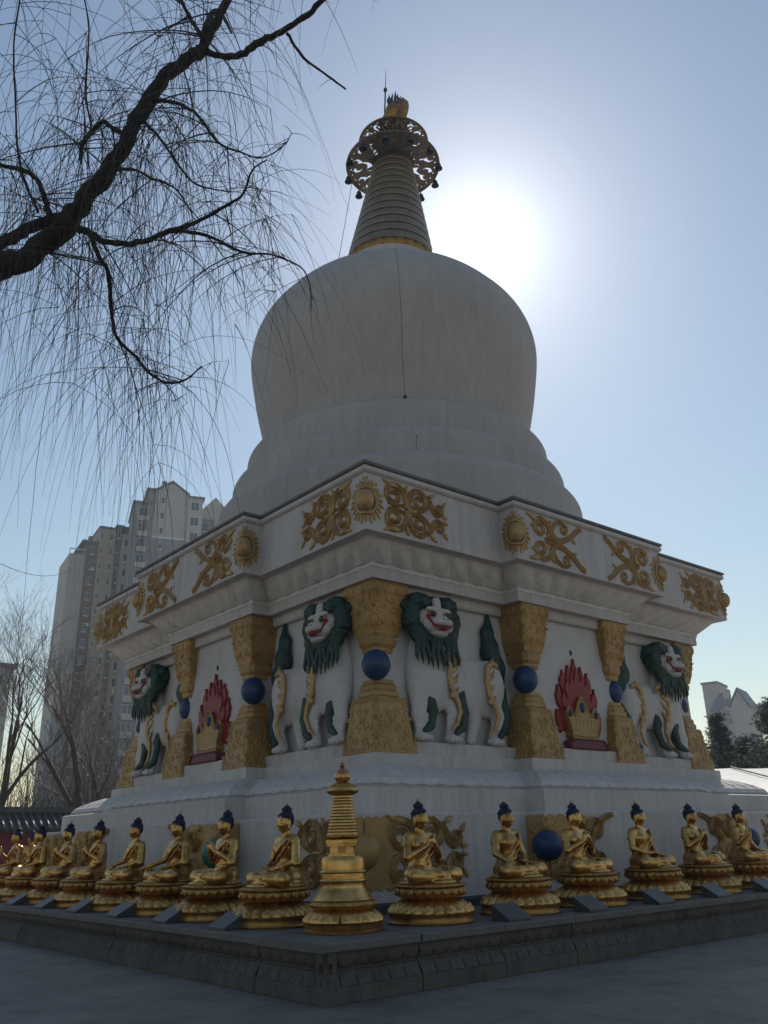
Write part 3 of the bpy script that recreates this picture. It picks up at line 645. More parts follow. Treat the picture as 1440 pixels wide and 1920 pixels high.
# lower-wall gilded panels
def panel_plate(a0, a1, z0, z1, th, wav=0.05):
    m = MB(); n = 24; up = []; dn = []
    for k in range(n + 1):
        t = k / n; a = a0 + (a1 - a0) * t; up.append((a, z1 + wav * abs(math.sin(t * 13)) - wav)); dn.append((a, z0 + wav * abs(math.sin(t * 11 + 1))))
    ring = [(a, z) for a, z in up] + [(a, z) for a, z in reversed(dn)]
    m.loft([[(a, 0.0, z) for a, z in ring], [(a, th, z) for a, z in ring]]); return m
ZL = 1.42
for side, cl in zip('RL', corners(LH, LS)):
    for key, c, dr, nr, dr2, nr2 in cl:
        f1 = on_face(c, dr, nr); f2 = on_face(c, dr2, nr2)
        if key in ('near', 'far'):
            pan = panel_plate(0.0, 0.62, 0.88, 1.94, 0.03).mapped(f1).build('gold_panel', M['ochre'], stupa)
            scroll_near(ZL, 1.0).mapped(on_face((c[0] + nr[0] * 0.012, c[1] + nr[1] * 0.012), dr, nr)).build('gold_scroll', M['ochre'], pan, smooth=True, auto=50)
            if not (key == 'near' and side == 'L'): MB().ell((c[0], c[1], ZL + 0.02), (0.23, 0.23, 0.27), 22, 12).build('boss', M['ochre'], pan, smooth=True)
        else:
            pan = panel_plate(0.0, 1.12, 0.86, 1.95, 0.035).mapped(f1); q = panel_plate(0.0, 0.42, 0.86, 1.95, 0.035).mapped(f2); pan.add(q.v, q.f); pan = pan.build('gold_panel', M['ochre'], stupa)
            fm = on_face((c[0] + nr[0] * 0.03, c[1] + nr[1] * 0.03), dr, nr)
            s1 = sunburst(ZL, 0.22, 0.52, 13, None, 0.055).mapped(fm); s2 = sunburst(ZL, 0.22, 0.52, 13, 0.36, 0.055).mapped(on_face((c[0] + nr2[0] * 0.03, c[1] + nr2[1] * 0.03), dr2, nr2)); s1.add(s2.v, s2.f)
            k2 = MB()
            for sg in (1, -1):
                ribbon(k2, spiral(0.82, ZL + 0.27 * sg, 0.22, 0.05, 180, 180 + 430 * sg, 16), taper(16, 0.06, 0.035), 0.08)
                ribbon(k2, spiral(1.32, ZL + 0.25 * sg, 0.24, 0.05, 180, 180 - 430 * sg, 16), taper(16, 0.06, 0.035), 0.08)
                ribbon(k2, smooth_line([(1.08, ZL), (1.2, ZL + 0.1 * sg), (1.36, ZL + 0.3 * sg), (1.6, ZL + 0.46 * sg), (1.85, ZL + 0.52 * sg)], 3), taper(13, 0.06, 0.05), 0.07)
                leaf(k2, 0.6, ZL + 0.42 * sg, 30 * sg, 0.2, 0.06, 0.08)
            k2 = k2.mapped(fm); s1.add(k2.v, k2.f); s1.build('gold_scroll', M['ochre'], pan, smooth=True, auto=50)
            MB().ell((c[0], c[1], ZL + 0.02), (0.27, 0.27, 0.25), 22, 12).build('ball', M['blue'] if side == 'R' else M['teal'], pan, smooth=True)

# ---------------------------------------------------------------- pillars on the corners of the waist
def sqr(h, z, ch=0.12):
    c = h * ch; return [(-h + c, -h, z), (h - c, -h, z), (h, -h + c, z), (h, h - c, z), (h - c, h, z), (-h + c, h, z), (-h, h - c, z), (-h, -h + c, z)]
def pil(levels, ch=0.12): return MB().loft([sqr(h, z, ch) for h, z in levels])
me_base = pil([(0.53, 3.035), (0.53, 3.10), (0.50, 3.16), (0.465, 3.4), (0.43, 3.65), (0.40, 3.88), (0.385, 3.98), (0.40, 4.03), (0.36, 4.09)], 0.06).mesh('pillar_base', M['ochre'])
me_bring = pil([(0.30, 4.06), (0.335, 4.12), (0.335, 4.19), (0.29, 4.25), (0.30, 4.31), (0.25, 4.37), (0.24, 4.43)], 0.3).mesh('base_ring', M['ochre'])
me_ball = MB().lathe([(0.02, 4.39)] + [(0.282 * math.cos(p), 4.685 + 0.292 * math.sin(p)) for p in [-1.3 + 2.6 * k / 12 for k in range(13)]] + [(0.02, 4.98)], 28).mesh('ball', M['blue'], True)
me_neck = pil([(0.23, 4.93), (0.255, 4.98), (0.25, 5.03), (0.30, 5.10), (0.32, 5.18), (0.30, 5.25), (0.31, 5.30)], 0.3).mesh('neck_ring', M['ochre'])
me_cap = pil([(0.315, 5.28), (0.33, 5.36), (0.375, 5.5), (0.40, 5.75), (0.425, 5.95), (0.45, 6.03), (0.485, 6.10), (0.485, 6.22), (0.46, 6.295)], 0.06).mesh('capital', M['ochre'])
def pillar_carving(kind):
    out = MB()
    def half(z):
        L = [(3.05, 0.53), (3.16, 0.50), (3.4, 0.465), (3.65, 0.43), (3.88, 0.40), (4.0, 0.385), (5.28, 0.315), (5.36, 0.33), (5.5, 0.375), (5.75, 0.40), (5.95, 0.425), (6.03, 0.45), (6.1, 0.485), (6.3, 0.485)]
        for (a, b), (c, d) in zip(L, L[1:]):
            if a <= z <= c: return b + (d - b) * (z - a) / (c - a)
        return 0.4
    m = MB(); rr = random.Random(5)
    def sp(u, z, r, a0, a1, w_=0.034): ribbon(m, spiral(u, z, r, 0.022, a0, a1, 12), taper(12, w_, w_ * 0.55), 0.04, 0, SECR)
    if kind == 'cap':
        for u in (-0.36, -0.13, 0.13, 0.36): sp(u, 6.17, 0.085, -90, 330 if u > 0 else -510, 0.03)
        for sg in (-1, 1):
            sp(0.34 * sg, 5.93, 0.10, 90, 90 + 400 * sg); sp(0.30 * sg, 5.68, 0.09, 90, 90 - 400 * sg); sp(0.13 * sg, 5.78, 0.09, 200, 200 + 380 * sg)
            sp(0.27 * sg, 5.48, 0.075, 90, 90 + 380 * sg); sp(0.10 * sg, 5.54, 0.07, -90, -90 + 380 * sg); leaf(m, 0.02 * sg, 5.88, 90 - 40 * sg, 0.16, 0.04, 0.045); leaf(m, 0.36 * sg, 5.80, 90 - 80 * sg, 0.10, 0.04, 0.05)
    else:
        for sg in (-1, 1):
            sp(0.36 * sg, 3.90, 0.07, 90, 90 + 380 * sg); sp(0.30 * sg, 3.70, 0.10, 90, 90 - 400 * sg); sp(0.36 * sg, 3.45, 0.11, 90, 90 + 400 * sg); sp(0.42 * sg, 3.20, 0.10, 90, 90 - 400 * sg)
            sp(0.12 * sg, 3.55, 0.10, 200, 200 + 380 * sg); sp(0.15 * sg, 3.30, 0.10, 0, 380 * sg); sp(0.10 * sg, 3.82, 0.075, 0, 380 * sg); leaf(m, 0.22 * sg, 3.12, 90 - 30 * sg, 0.16, 0.045, 0.045); leaf(m, 0.03 * sg, 3.62, 90 - 20 * sg, 0.14, 0.04, 0.045)
            leaf(m, 0.40 * sg, 3.70, 90 - 85 * sg, 0.07, 0.045, 0.05); leaf(m, 0.47 * sg, 3.33, 90 - 85 * sg, 0.07, 0.045, 0.05)
        for k in range(7): leaf(m, -0.42 + 0.14 * k, 3.07, 90, 0.10, 0.05, 0.04)
    a = m.mapped(lambda u, n, z: (u, -(half(z) - 0.004 + n), z)); b = m.mapped(lambda u, n, z: (-(half(z) - 0.004 + n), u, z)); out.add(a.v, a.f); out.add(b.v, b.f); return out
me_ccap = pillar_carving('cap').mesh('carving', M['ochre'], True, 50); me_cbase = pillar_carving('base').mesh('carving', M['ochre'], True, 50)
PC = [(-5.12, -5.12), (-1.42, -5.60), (1.42, -5.60), (5.12, -5.12)]
BALL = {(-5.12, -5.12): (-0.24, -0.24, 0), (-1.42, -5.60): (-0.22, -0.18, 0), (-5.60, -1.42): (-0.18, -0.22, 0), (1.42, -5.60): (0.10, -0.04, 0), (-5.60, 1.42): (-0.04, 0.10, 0)}
for c in PC + [swap(q) for q in PC[1:]]:
    b = link('pillar', me_base, stupa, (c[0], c[1], 0)); b.scale = (0.94, 0.94, 1) if c != (-5.12, -5.12) else (0.97, 0.97, 1); link('carving', me_cbase, b); link('base_ring', me_bring, b); link('ball', me_ball, b, BALL.get((c[0], c[1]), (0, 0, 0))); link('neck_ring', me_neck, b)
    cp = link('capital', me_cap, b); link('capital_carving', me_ccap, b)
# ---------------------------------------------------------------- flaming-jewel reliefs on the mid bays
half_f = [(-0.46, 3.90), (-0.52, 3.68), (-0.60, 3.72), (-0.66, 3.64), (-0.74, 3.78), (-0.77, 4.00), (-0.73, 4.14), (-0.66, 4.06), (-0.60, 4.16), (-0.68, 4.26), (-0.72, 4.44), (-0.66, 4.56), (-0.63, 4.68), (-0.60, 4.54), (-0.54, 4.50), (-0.50, 4.42), (-0.48, 4.54), (-0.54, 4.66), (-0.52, 4.84), (-0.44, 4.93), (-0.43, 5.02), (-0.39, 4.90), (-0.34, 4.84), (-0.29, 4.94), (-0.26, 5.06), (-0.21, 5.14), (-0.19, 5.02), (-0.15, 4.94), (-0.11, 5.0), (-0.09, 5.08), (-0.03, 5.20), (0.0, 5.30)]
flame_ring = half_f + [(-u, z) for u, z in reversed(half_f[:-1])]
def slab_poly(ring, n0, n1, bev=0.02):
    m = MB(); k = len(ring); cx = sum(p[0] for p in ring) / k; cz = sum(p[1] for p in ring) / k
    ins = []
    for i, (u, z) in enumerate(ring):
        a, b = ring[i - 1], ring[(i + 1) % k]; du, dz = b[0] - a[0], b[1] - a[1]; L = math.hypot(du, dz) or 1; ins.append((u + dz / L * bev, z - du / L * bev))
    m.loft([[(u, n0, z) for u, z in ring], [(u, n1 - bev, z) for u, z in ring], [(u, n1, z) for u, z in ins]]); return m
pot_ring = [(-0.46, 3.48), (-0.53, 3.62), (-0.50, 3.70), (-0.60, 4.06), (-0.62, 4.20), (-0.52, 4.36), (-0.42, 4.26), (-0.34, 4.14), (-0.22, 4.30), (-0.12, 4.52), (0, 4.66), (0.12, 4.52), (0.22, 4.30), (0.34, 4.14), (0.42, 4.26), (0.52, 4.36), (0.62, 4.20), (0.60, 4.06), (0.50, 3.70), (0.53, 3.62), (0.46, 3.48)]
pot_ring = [(u * 0.95, 3.48 + (z - 3.48) * 0.80) for u, z in pot_ring]
def jewel(fm):
    fl = slab_poly(flame_ring, 0.0, 0.07, 0.015).mapped(fm).build('flaming_jewel', M['red'], stupa)
    inner_r = [(u * 0.80, 3.9 + (z - 3.9) * 0.84) for u, z in flame_ring]
    slab_poly(inner_r, 0.05, 0.10, 0.015).mapped(fm).build('inner_flame', M['red'], fl)
    slab_poly([(u * 0.92, z) for u, z in reversed(pot_ring)], 0.0, 0.17, -0.03).mapped(fm).build('pot', M['ochre'], fl)
    rb = MB()
    ribbon(rb, smooth_line([(u * 0.90, z) for u, z in pot_ring[4:17]], 3), 0.032, 0.05, 0.155, SECR)
    ribbon(rb, smooth_line([(-0.45, 3.63), (-0.2, 3.60), (0, 3.59), (0.2, 3.60), (0.45, 3.63)], 3), 0.035, 0.05, 0.155, SECR)
    for k in range(7): ribbon(rb, [(-0.36 + 0.12 * k, 3.70), (-0.375 + 0.125 * k, 3.82), (-0.39 + 0.13 * k, 3.94)], 0.022, 0.025, 0.16, SECR)
    rb.mapped(fm).build('pot_rim', M['gold_relief'], fl, smooth=True)
    for u, z, r in ((0, 4.20, 0.085), (-0.45, 4.05, 0.055), (0.45, 4.05, 0.055)):
        MB().ell((0, 0, 0), (r, 0.05, r * 1.35), 12, 8).mapped(lambda a, n, zz: fm(a + u, n + 0.17, zz + z)).build('gem', M['blue'], fl, smooth=True)
    slab_poly([(0.62, 3.32), (-0.62, 3.32), (-0.60, 3.40), (-0.52, 3.49), (0.52, 3.49), (0.60, 3.40)], 0.0, 0.26, -0.03).mapped(fm).build('jewel_base', M['maroon'], fl)
    MB().ell((0, 0, 0), (0.045, 0.03, 0.065), 10, 6).mapped(lambda a, n, zz: fm(a, n, zz + 5.44)).build('wall_hole', M['groove'], fl)
WM = WH + D_
jewel(lambda u, n, z: (u, -(WM + n), z)); jewel(lambda u, n, z: (-(WM + n), u, z))

# ---------------------------------------------------------------- snow-lion reliefs
def lion_parts():
    out = {}
    HM = lambda x, n, z: (0.60 + (x - 0.62) * 0.98, 0.20 + (n - 0.3) * 0.80, 5.72 + (z - 5.62) * 0.82)
    S = SDF((-0.25, -0.16, 3.26), (3.05, 1.0, 6.15), 0.026)
    S.E((0.62, 0.10, 4.60), (0.56, 0.40, 0.78), 0.1).E((1.45, 0.06, 4.52), (1.15, 0.38, 0.55), 0.2).E((2.22, 0.08, 4.45), (0.50, 0.40, 0.60), 0.15)
    S.chain([(0.30, 0.20, 4.25), (0.24, 0.28, 3.80), (0.28, 0.30, 3.42)], [0.23, 0.15, 0.14], 0.1)
    S.chain([(1.02, 0.24, 4.35), (1.16, 0.32, 3.88), (1.04, 0.30, 3.42)], [0.26, 0.16, 0.14], 0.1)
    S.chain([(2.25, 0.24, 4.30), (2.46, 0.28, 3.88), (2.24, 0.30, 3.42)], [0.28, 0.16, 0.14], 0.1)
    S.chain([(1.78, 0.10, 4.2), (1.86, 0.08, 3.8), (1.72, 0.10, 3.42)], [0.22, 0.14, 0.12], 0.1)
    for x, n in ((0.26, 0.33), (1.02, 0.33), (2.22, 0.33)):
        S.E((x, n + 0.05, 3.385), (0.19, 0.20, 0.095), 0.05)
        for k in (-1, 0, 1): S.E((x + 0.105 * k, n + 0.20, 3.36), (0.05, 0.10, 0.065), 0.015)
    S.E((1.00, 0.20, 4.58), (0.34, 0.36, 0.48), 0.03).E((2.24, 0.22, 4.50), (0.40, 0.38, 0.54), 0.03)
    for q in range(5): S.chain([(1.42 + 0.11 * q, 0.34 - 0.01 * q, 4.86), (1.46 + 0.11 * q, 0.44 - 0.015 * q, 4.6), (1.44 + 0.11 * q, 0.36 - 0.01 * q, 4.3)], [0.012, 0.03, 0.012], 0.02)
    for x in (0.27, 1.09, 2.33):
        for z in (3.58, 3.68, 3.78): S.C((x - 0.12, 0.36, z), (x + 0.12, 0.36, z + 0.02), 0.055, 0.055, 0.015)
    S.E((0.62, 0.10, 5.15), (0.42, 0.26, 0.50), 0.15)
    out['body'] = S.build()
    S = SDF((-0.1, -0.05, 4.9), (1.35, 1.05, 6.2), 0.024)
    # head
    S.E((0.62, 0.42, 5.48), (0.44, 0.36, 0.42), 0.08)
    for sg in (-1, 1): S.E((0.62 + 0.19 * sg, 0.70, 5.74), (0.15, 0.09, 0.07), 0.04).E((0.62 + 0.24 * sg, 0.66, 5.38), (0.15, 0.14, 0.17), 0.05).E((0.62 + 0.12 * sg, 0.86, 5.42), (0.12, 0.10, 0.09), 0.04)
    S.E((0.62, 0.80, 5.42), (0.27, 0.19, 0.13), 0.04).E((0.62, 0.93, 5.49), (0.10, 0.055, 0.06), 0.03).C((0.62, 0.68, 5.62), (0.62, 0.62, 5.98), 0.10, 0.10, 0.04).E((0.62, 0.70, 5.16), (0.20, 0.17, 0.08), 0.03)
    S.cut(S.e((0.62, 0.86, 5.28), (0.26, 0.16, 0.05)), 0.03)
    S.E((0.62, 0.30, 5.45), (0.40, 0.30, 0.40), 0.05)
    out['head'] = S.build().mapped(HM)
    S = SDF((-0.3, -0.12, 4.1), (1.65, 0.95, 6.42), 0.026)      # mane and beard
    S.E((0.62, 0.16, 5.74), (0.76, 0.36, 0.50), 0.05)
    for sg in (-1, 1): S.E((0.62 + 0.36 * sg, 0.48, 5.95), (0.30, 0.22, 0.22), 0.06).E((0.62 + 0.56 * sg, 0.40, 5.55), (0.20, 0.24, 0.38), 0.06).E((0.62 + 0.45 * sg, 0.48, 5.18), (0.17, 0.2, 0.26), 0.06).E((0.62 + 0.62 * sg, 0.30, 5.85), (0.16, 0.16, 0.17), 0.03)
    S.C((0.22, 0.50, 5.13), (1.02, 0.50, 5.13), 0.13, 0.13, 0.06)
    for k in range(9):
        x = 0.08 + 0.135 * k; q = 0.035 * math.sin(k * 2.1 + 0.6); ln = 4.22 + 0.22 * abs(k - 4) / 4
        S.chain([(x, 0.50, 5.12), (x + q, 0.60, 4.90), (x - q, 0.60, 4.62), (x + 0.04, 0.56, ln)], [0.085, 0.060, 0.046, 0.008], 0.010)
    S.cut(S.e((0.62, 0.80, 5.45), (0.36, 0.42, 0.30)), 0.04)
    S.cut(S.c((0.62, 0.85, 5.62), (0.62, 0.75, 6.02), 0.13, 0.13), 0.03)
    X, Y, Z = S.P[..., 0], S.P[..., 1], S.P[..., 2]
    S.d = S.d + 0.022 * np.sin(X * 21 + 1.5 * np.sin(Z * 9)) * np.sin(Z * 19 + Y * 11) * np.clip((Z - 5.0) * 3, 0, 1)
    out['mane'] = S.build().mapped(HM)
    S = SDF((1.7, -0.1, 4.3), (3.1, 0.6, 6.2), 0.028)
    S.chain([(2.44, 0.10, 6.08), (2.38, 0.14, 5.65), (2.40, 0.16, 5.25), (2.56, 0.18, 4.92), (2.74, 0.18, 4.62)], [0.03, 0.17, 0.25, 0.21, 0.05], 0.05)
    X, Z = S.P[..., 0], S.P[..., 2]; S.d = S.d + 0.015 * np.sin(X * 26 + 3 * np.sin(Z * 4)); out['tail'] = S.build()
    def lock(f, pts, rs): f.tube(smooth_line(pts, 3), [r for r in np.interp(np.linspace(0, 1, 3 * (len(pts) - 1) + 1), np.linspace(0, 1, len(pts)), rs)], 8)
    out['fringe'] = []
    for x, n in ((0.50, 0.28), (1.30, 0.34), (2.52, 0.34)):
        S = SDF((x - 0.4, 0.05, 3.36), (x + 0.35, 0.75, 4.60), 0.02)
        S.chain([(x + 0.16, n, 4.52), (x + 0.06, n + 0.03, 4.22), (x + 0.08, n + 0.06, 3.9), (x - 0.01, n + 0.08, 3.62), (x - 0.22, n + 0.18, 3.49)], [0.010, 0.09, 0.115, 0.10, 0.06], 0.03)
        S.chain([(x - 0.05, n + 0.05, 4.34), (x - 0.02, n + 0.08, 4.1), (x + 0.05, n + 0.06, 3.85)], [0.010, 0.07, 0.07], 0.03)
        out['fringe'].append(S.build())
    out['curls'] = []
    for dx, top in ((0.92, 4.95), (1.98, 4.90)):
        S = SDF((dx - 0.2, 0.1, top - 1.6), (dx + 0.6, 0.7, top + 0.25), 0.018)
        S.chain([(dx + 0.40, 0.36, top - 0.12), (dx + 0.34, 0.42, top + 0.02), (dx + 0.20, 0.46, top + 0.06), (dx + 0.06, 0.47, top - 0.06), (dx + 0.0, 0.49, top - 0.32), (dx + 0.04, 0.51, top - 0.62), (dx + 0.20, 0.49, top - 0.86), (dx + 0.26, 0.49, top - 1.06), (dx + 0.16, 0.47, top - 1.30), (dx - 0.02, 0.47, top - 1.42)], [0.02, 0.06, 0.065, 0.07, 0.065, 0.065, 0.06, 0.05, 0.045, 0.02], 0.02)
        for q, w_ in ((-0.50, 0.14), (-0.02, 0.10), (-0.28, 0.12), (-0.76, 0.14)):
            S.chain([(dx + 0.06, 0.49, top + q), (dx + 0.18, 0.48, top + q + 0.06), (dx + 0.16 + w_, 0.45, top + q + 0.22)], [0.06, 0.05, 0.008], 0.02)
        out['curls'].append(S.build().mapped(lambda x, n, z: (x, n + 0.075, z)))
    mo = MB(); mo.tube(smooth_line([(0.37, 0.82, 5.35), (0.46, 0.91, 5.285), (0.62, 0.96, 5.265), (0.78, 0.91, 5.285), (0.87, 0.82, 5.35)], 4), [0.018] + [0.024] * 15 + [0.018], 6)
    for sg in (-1, 1): mo.tube(smooth_line([(0.62 + 0.33 * sg, 0.70, 5.58), (0.62 + 0.30 * sg, 0.79, 5.47), (0.62 + 0.25 * sg, 0.83, 5.35)], 4), [0.012, 0.026, 0.036, 0.04, 0.038, 0.034, 0.028, 0.022, 0.018], 6)
    mo.ell((0.62, 0.86, 5.245), (0.11, 0.09, 0.035)); out['mouth'] = mo.mapped(HM)
    ey = MB()
    for sg in (-1, 1): ey.ell((0.62 + 0.20 * sg, 0.745, 5.62), (0.125, 0.065, 0.078))
    out['eyes'] = ey.mapped(HM); pu = MB()
    for sg in (-1, 1): pu.ell((0.62 + 0.205 * sg, 0.79, 5.615), (0.075, 0.038, 0.070))
    for sg in (-1, 1): pu.ell((0.62 + 0.05 * sg, 0.975, 5.475), (0.028, 0.02, 0.02))
    out['pupils'] = pu.mapped(HM)
    return out
LP = lion_parts()
LM = {'head': 'lionwhite', 'mane': 'green', 'tail': 'green', 'fringe': 'green', 'curls': 'gold_relief', 'mouth': 'lips', 'eyes': 'orange', 'pupils': 'black'}
LN = {'fringe': 'leg_fringe', 'curls': 'gold_curl', 'pupils': 'pupils_and_nostrils'}
def lion(fm, flip):
    f = lambda x, n, z: fm(x, n * 0.64, z)
    fh = lambda x, n, z: fm(x, n * 0.92, z)
    q = LP['body'].mapped(f)
    b = (q.flip() if flip else q).build('lion_relief', M['brick'], stupa, smooth=True)
    for k in LM:
        for src in (LP[k] if isinstance(LP[k], list) else [LP[k]]):
            q = src.mapped(fh if k in ('head', 'mane', 'mouth', 'eyes', 'pupils') else f); (q.flip() if flip else q).build(LN.get(k, k), M[LM[k]], b, smooth=True)
lion(lambda x, n, z: (-4.70 + x, -(WH + n), z), True)
lion(lambda x, n, z: (-(WH + n), -4.70 + x, z), False)
lion(lambda x, n, z: (4.70 - x, -(WH + n), z), False)
lion(lambda x, n, z: (-(WH + n), 4.70 - x, z), True)

# ================================================================ gilded statues along the platform
def lotus_base():
    m = MB(); pr = [(0.30, 0.0), (0.565, 0.0), (0.57, 0.02), (0.555, 0.04), (0.56, 0.10), (0.575, 0.12), (0.575, 0.135)]
    m.lathe(pr + [(0.55, 0.14), (0.3, 0.14)], 64); base = m
    low = MB().lathe([(0.40, 0.12), (0.55, 0.135), (0.545, 0.165), (0.50, 0.205), (0.44, 0.245), (0.39, 0.275), (0.36, 0.285)], 160, mod=lambda a, r, z: 0.062 * (abs(math.sin(a * 11)) ** 0.45 - 0.65) * min(1, max(0, (0.29 - z) / 0.08)) * (1 if z > 0.13 else 0))
    up = MB().lathe([(0.34, 0.27), (0.38, 0.29), (0.435, 0.325), (0.455, 0.37), (0.45, 0.41), (0.42, 0.43)], 160, mod=lambda a, r, z: 0.050 * (abs(math.sin(a * 11)) ** 0.45 - 0.65) * math.sin(PI * min(1, max(0, (z - 0.27) / 0.16))))
    for k in range(22):
        a = PI * (k + 0.5) / 11; up.ell((0.455 * math.cos(a), 0.455 * math.sin(a), 0.355), (0.024, 0.024, 0.03), 6, 4)
        low.ell((0.505 * math.cos(a), 0.505 * math.sin(a), 0.205), (0.026, 0.026, 0.022), 6, 4)
    seat = MB().lathe([(0.36, 0.415), (0.455, 0.425), (0.462, 0.44), (0.455, 0.455), (0.42, 0.468), (0.10, 0.472)], 64)
    for k in range(64):
        a = 2 * PI * k / 64; seat.ell((0.461 * math.cos(a), 0.461 * math.sin(a), 0.44), (0.011, 0.011, 0.011), 5, 4)
    return base, low, up, seat
LB = [x.mesh(nm, M[mt], True, 50) for x, nm, mt in zip(lotus_base(), ('lotus_base', 'lower_petals', 'upper_petals', 'seat'), ('gold_dark', 'gold', 'gold_dark', 'gold_dark'))]
def hand(S, w, fdir, pdir, side, curl=0.3, ln=1.0):
    """palm at w, fingers along fdir, palm normal pdir, thumb on the inner side"""
    w = np.array(w, float); f = np.array(fdir, float); f /= np.linalg.norm(f); p = np.array(pdir, float); p -= f * (p @ f); p /= np.linalg.norm(p); a = np.cross(f, p) * side
    S.C(w, w + f * 0.045 * ln, 0.030, 0.033, 0.015)
    for k, (o, L) in enumerate(((-0.027, 0.058), (-0.009, 0.070), (0.009, 0.066), (0.026, 0.050))):
        b = w + f * 0.06 * ln + a * o; m_ = b + f * L * 0.55 * ln + p * curl * 0.012; e_ = m_ + f * L * 0.45 * ln + p * curl * 0.035
        S.C(b, m_, 0.0125, 0.0115, 0.006); S.C(m_, e_, 0.0115, 0.009, 0.004)
    t0 = w + f * 0.012 - a * 0.026; S.C(t0, t0 + f * 0.035 - a * 0.022 + p * 0.015, 0.0135, 0.011, 0.008)
def buddha_body(mudra):
    S = SDF((-0.54, -0.48, -0.03), (0.54, 0.32, 0.99), 0.0115)
    S.E((0, 0.12, 0.10), (0.25, 0.19, 0.15), 0.04).C((0, 0.12, 0.16), (0, 0.13, 0.40), 0.150, 0.155, 0.05).E((0, 0.11, 0.47), (0.205, 0.125, 0.15), 0.05)
    for s in (-1, 1): S.E((0.085 * s, 0.03, 0.475), (0.09, 0.055, 0.07), 0.04)
    S.C((-0.185, 0.125, 0.575), (0.185, 0.125, 0.575), 0.068, 0.068, 0.05).C((0, 0.12, 0.58), (0, 0.095, 0.72), 0.066, 0.056, 0.035)
    # head: cheeks, brow, nose, mouth, long ears
    S.E((0, 0.085, 0.815), (0.092, 0.108, 0.130), 0.02).E((0, 0.055, 0.765), (0.070, 0.075, 0.065), 0.03).E((0, -0.010, 0.80), (0.013, 0.022, 0.036), 0.012).E((0, -0.002, 0.752), (0.028, 0.014, 0.010), 0.008).E((0, 0.0, 0.722), (0.026, 0.022, 0.018), 0.015)
    for s in (-1, 1):
        S.E((0.040 * s, 0.000, 0.845), (0.034, 0.016, 0.010), 0.012).E((0.038 * s, -0.001, 0.820), (0.021, 0.012, 0.010), 0.006).E((0.045 * s, 0.01, 0.775), (0.03, 0.03, 0.03), 0.02)
        S.E((0.098 * s, 0.095, 0.790), (0.014, 0.028, 0.062), 0.012).E((0.102 * s, 0.090, 0.735), (0.011, 0.015, 0.030), 0.01)
        S.C((0.11 * s, 0.06, 0.10), (0.37 * s, -0.17, 0.10), 0.125, 0.100, 0.04).C((0.37 * s, -0.17, 0.095), (-0.06 * s, -0.31, 0.075 + 0.03 * (s > 0)), 0.092, 0.060, 0.03)
        S.C((-0.06 * s, -0.31, 0.09 + 0.03 * (s > 0)), (-0.19 * s, -0.27, 0.125 + 0.02 * (s > 0)), 0.042, 0.026, 0.02)
    S.E((0, -0.33, 0.02), (0.20, 0.11, 0.035), 0.03).E((0, 0.0, 0.02), (0.42, 0.30, 0.045), 0.04)
    # robe hems, drapery ridges and knee folds
    S.chain([(0.19, 0.03, 0.60), (0.13, -0.035, 0.52), (0.03, -0.055, 0.43), (-0.09, -0.035, 0.34), (-0.16, 0.05, 0.28)], [0.020, 0.018, 0.018, 0.017, 0.015], 0.012)
    S.chain([(0.21, 0.05, 0.58), (0.17, -0.01, 0.48), (0.09, -0.045, 0.38), (-0.03, -0.035, 0.28)], [0.016, 0.013, 0.013, 0.012], 0.010)
    for q in range(4): S.chain([(0.20 - 0.02 * q, -0.12 - 0.05 * q, 0.20 - 0.005 * q), (0.12, -0.25 - 0.03 * q, 0.13), (0.03, -0.36, 0.05)], [0.012, 0.012, 0.010], 0.010)
    for s in (-1, 1):
        for q in range(3): S.chain([(0.16 * s, -0.02 - 0.02 * q, 0.215 - 0.015 * q), (0.30 * s, -0.17 - 0.015 * q, 0.19 - 0.04 * q), (0.37 * s, -0.25, 0.13 - 0.05 * q)], [0.010, 0.011, 0.008], 0.010)
    S.chain([(-0.17, 0.04, 0.255), (0, -0.03, 0.245), (0.17, 0.04, 0.255)], [0.014, 0.016, 0.014], 0.01)
    def arm(s, el, wr):
        sh = (0.212 * s, 0.125, 0.555); S.C(sh, el, 0.066, 0.052, 0.025).C(el, wr, 0.050, 0.034, 0.02)
        if s > 0: S.C((sh[0] + 0.012, sh[1] - 0.01, sh[2] - 0.05), (el[0] + 0.02, el[1], el[2] - 0.03), 0.062, 0.062, 0.02)
        S.C((0.225 * s, 0.122, 0.485), (0.231 * s, 0.121, 0.475), 0.072, 0.072, 0.006)      # armlet
    lap_l = lambda: (arm(1, (0.285, 0.085, 0.315), (0.115, -0.115, 0.225)), hand(S, (0.09, -0.145, 0.215), (-1, -0.25, 0), (0, -0.2, 1), 1))
    if mudra == 'meditation':
        lap_l(); arm(-1, (-0.285, 0.085, 0.315), (-0.115, -0.115, 0.235)); hand(S, (-0.09, -0.15, 0.240), (1, -0.25, 0), (0, -0.2, 1), -1)
    elif mudra == 'earth':
        lap_l(); arm(-1, (-0.300, 0.060, 0.325), (-0.335, -0.175, 0.235)); hand(S, (-0.338, -0.20, 0.215), (-0.05, -0.55, -0.9), (0, -0.9, 0.5), -1, 0.1)
    elif mudra == 'teaching':
        for s in (-1, 1): arm(s, (0.290 * s, 0.045, 0.320), (0.085 * s, -0.115, 0.455))
        hand(S, (-0.065, -0.135, 0.475), (0.12, -0.1, 1), (0.1, -1, 0), -1, 0.8); hand(S, (0.060, -0.125, 0.465), (-0.5, -0.3, 0.8), (-0.6, 0.6, 0.3), 1, 0.8)
    elif mudra == 'raised':
        lap_l(); arm(-1, (-0.305, 0.030, 0.325), (-0.255, -0.140, 0.470)); hand(S, (-0.253, -0.150, 0.495), (0, -0.05, 1), (0, -1, 0), -1, 0.15)
    elif mudra == 'giving':
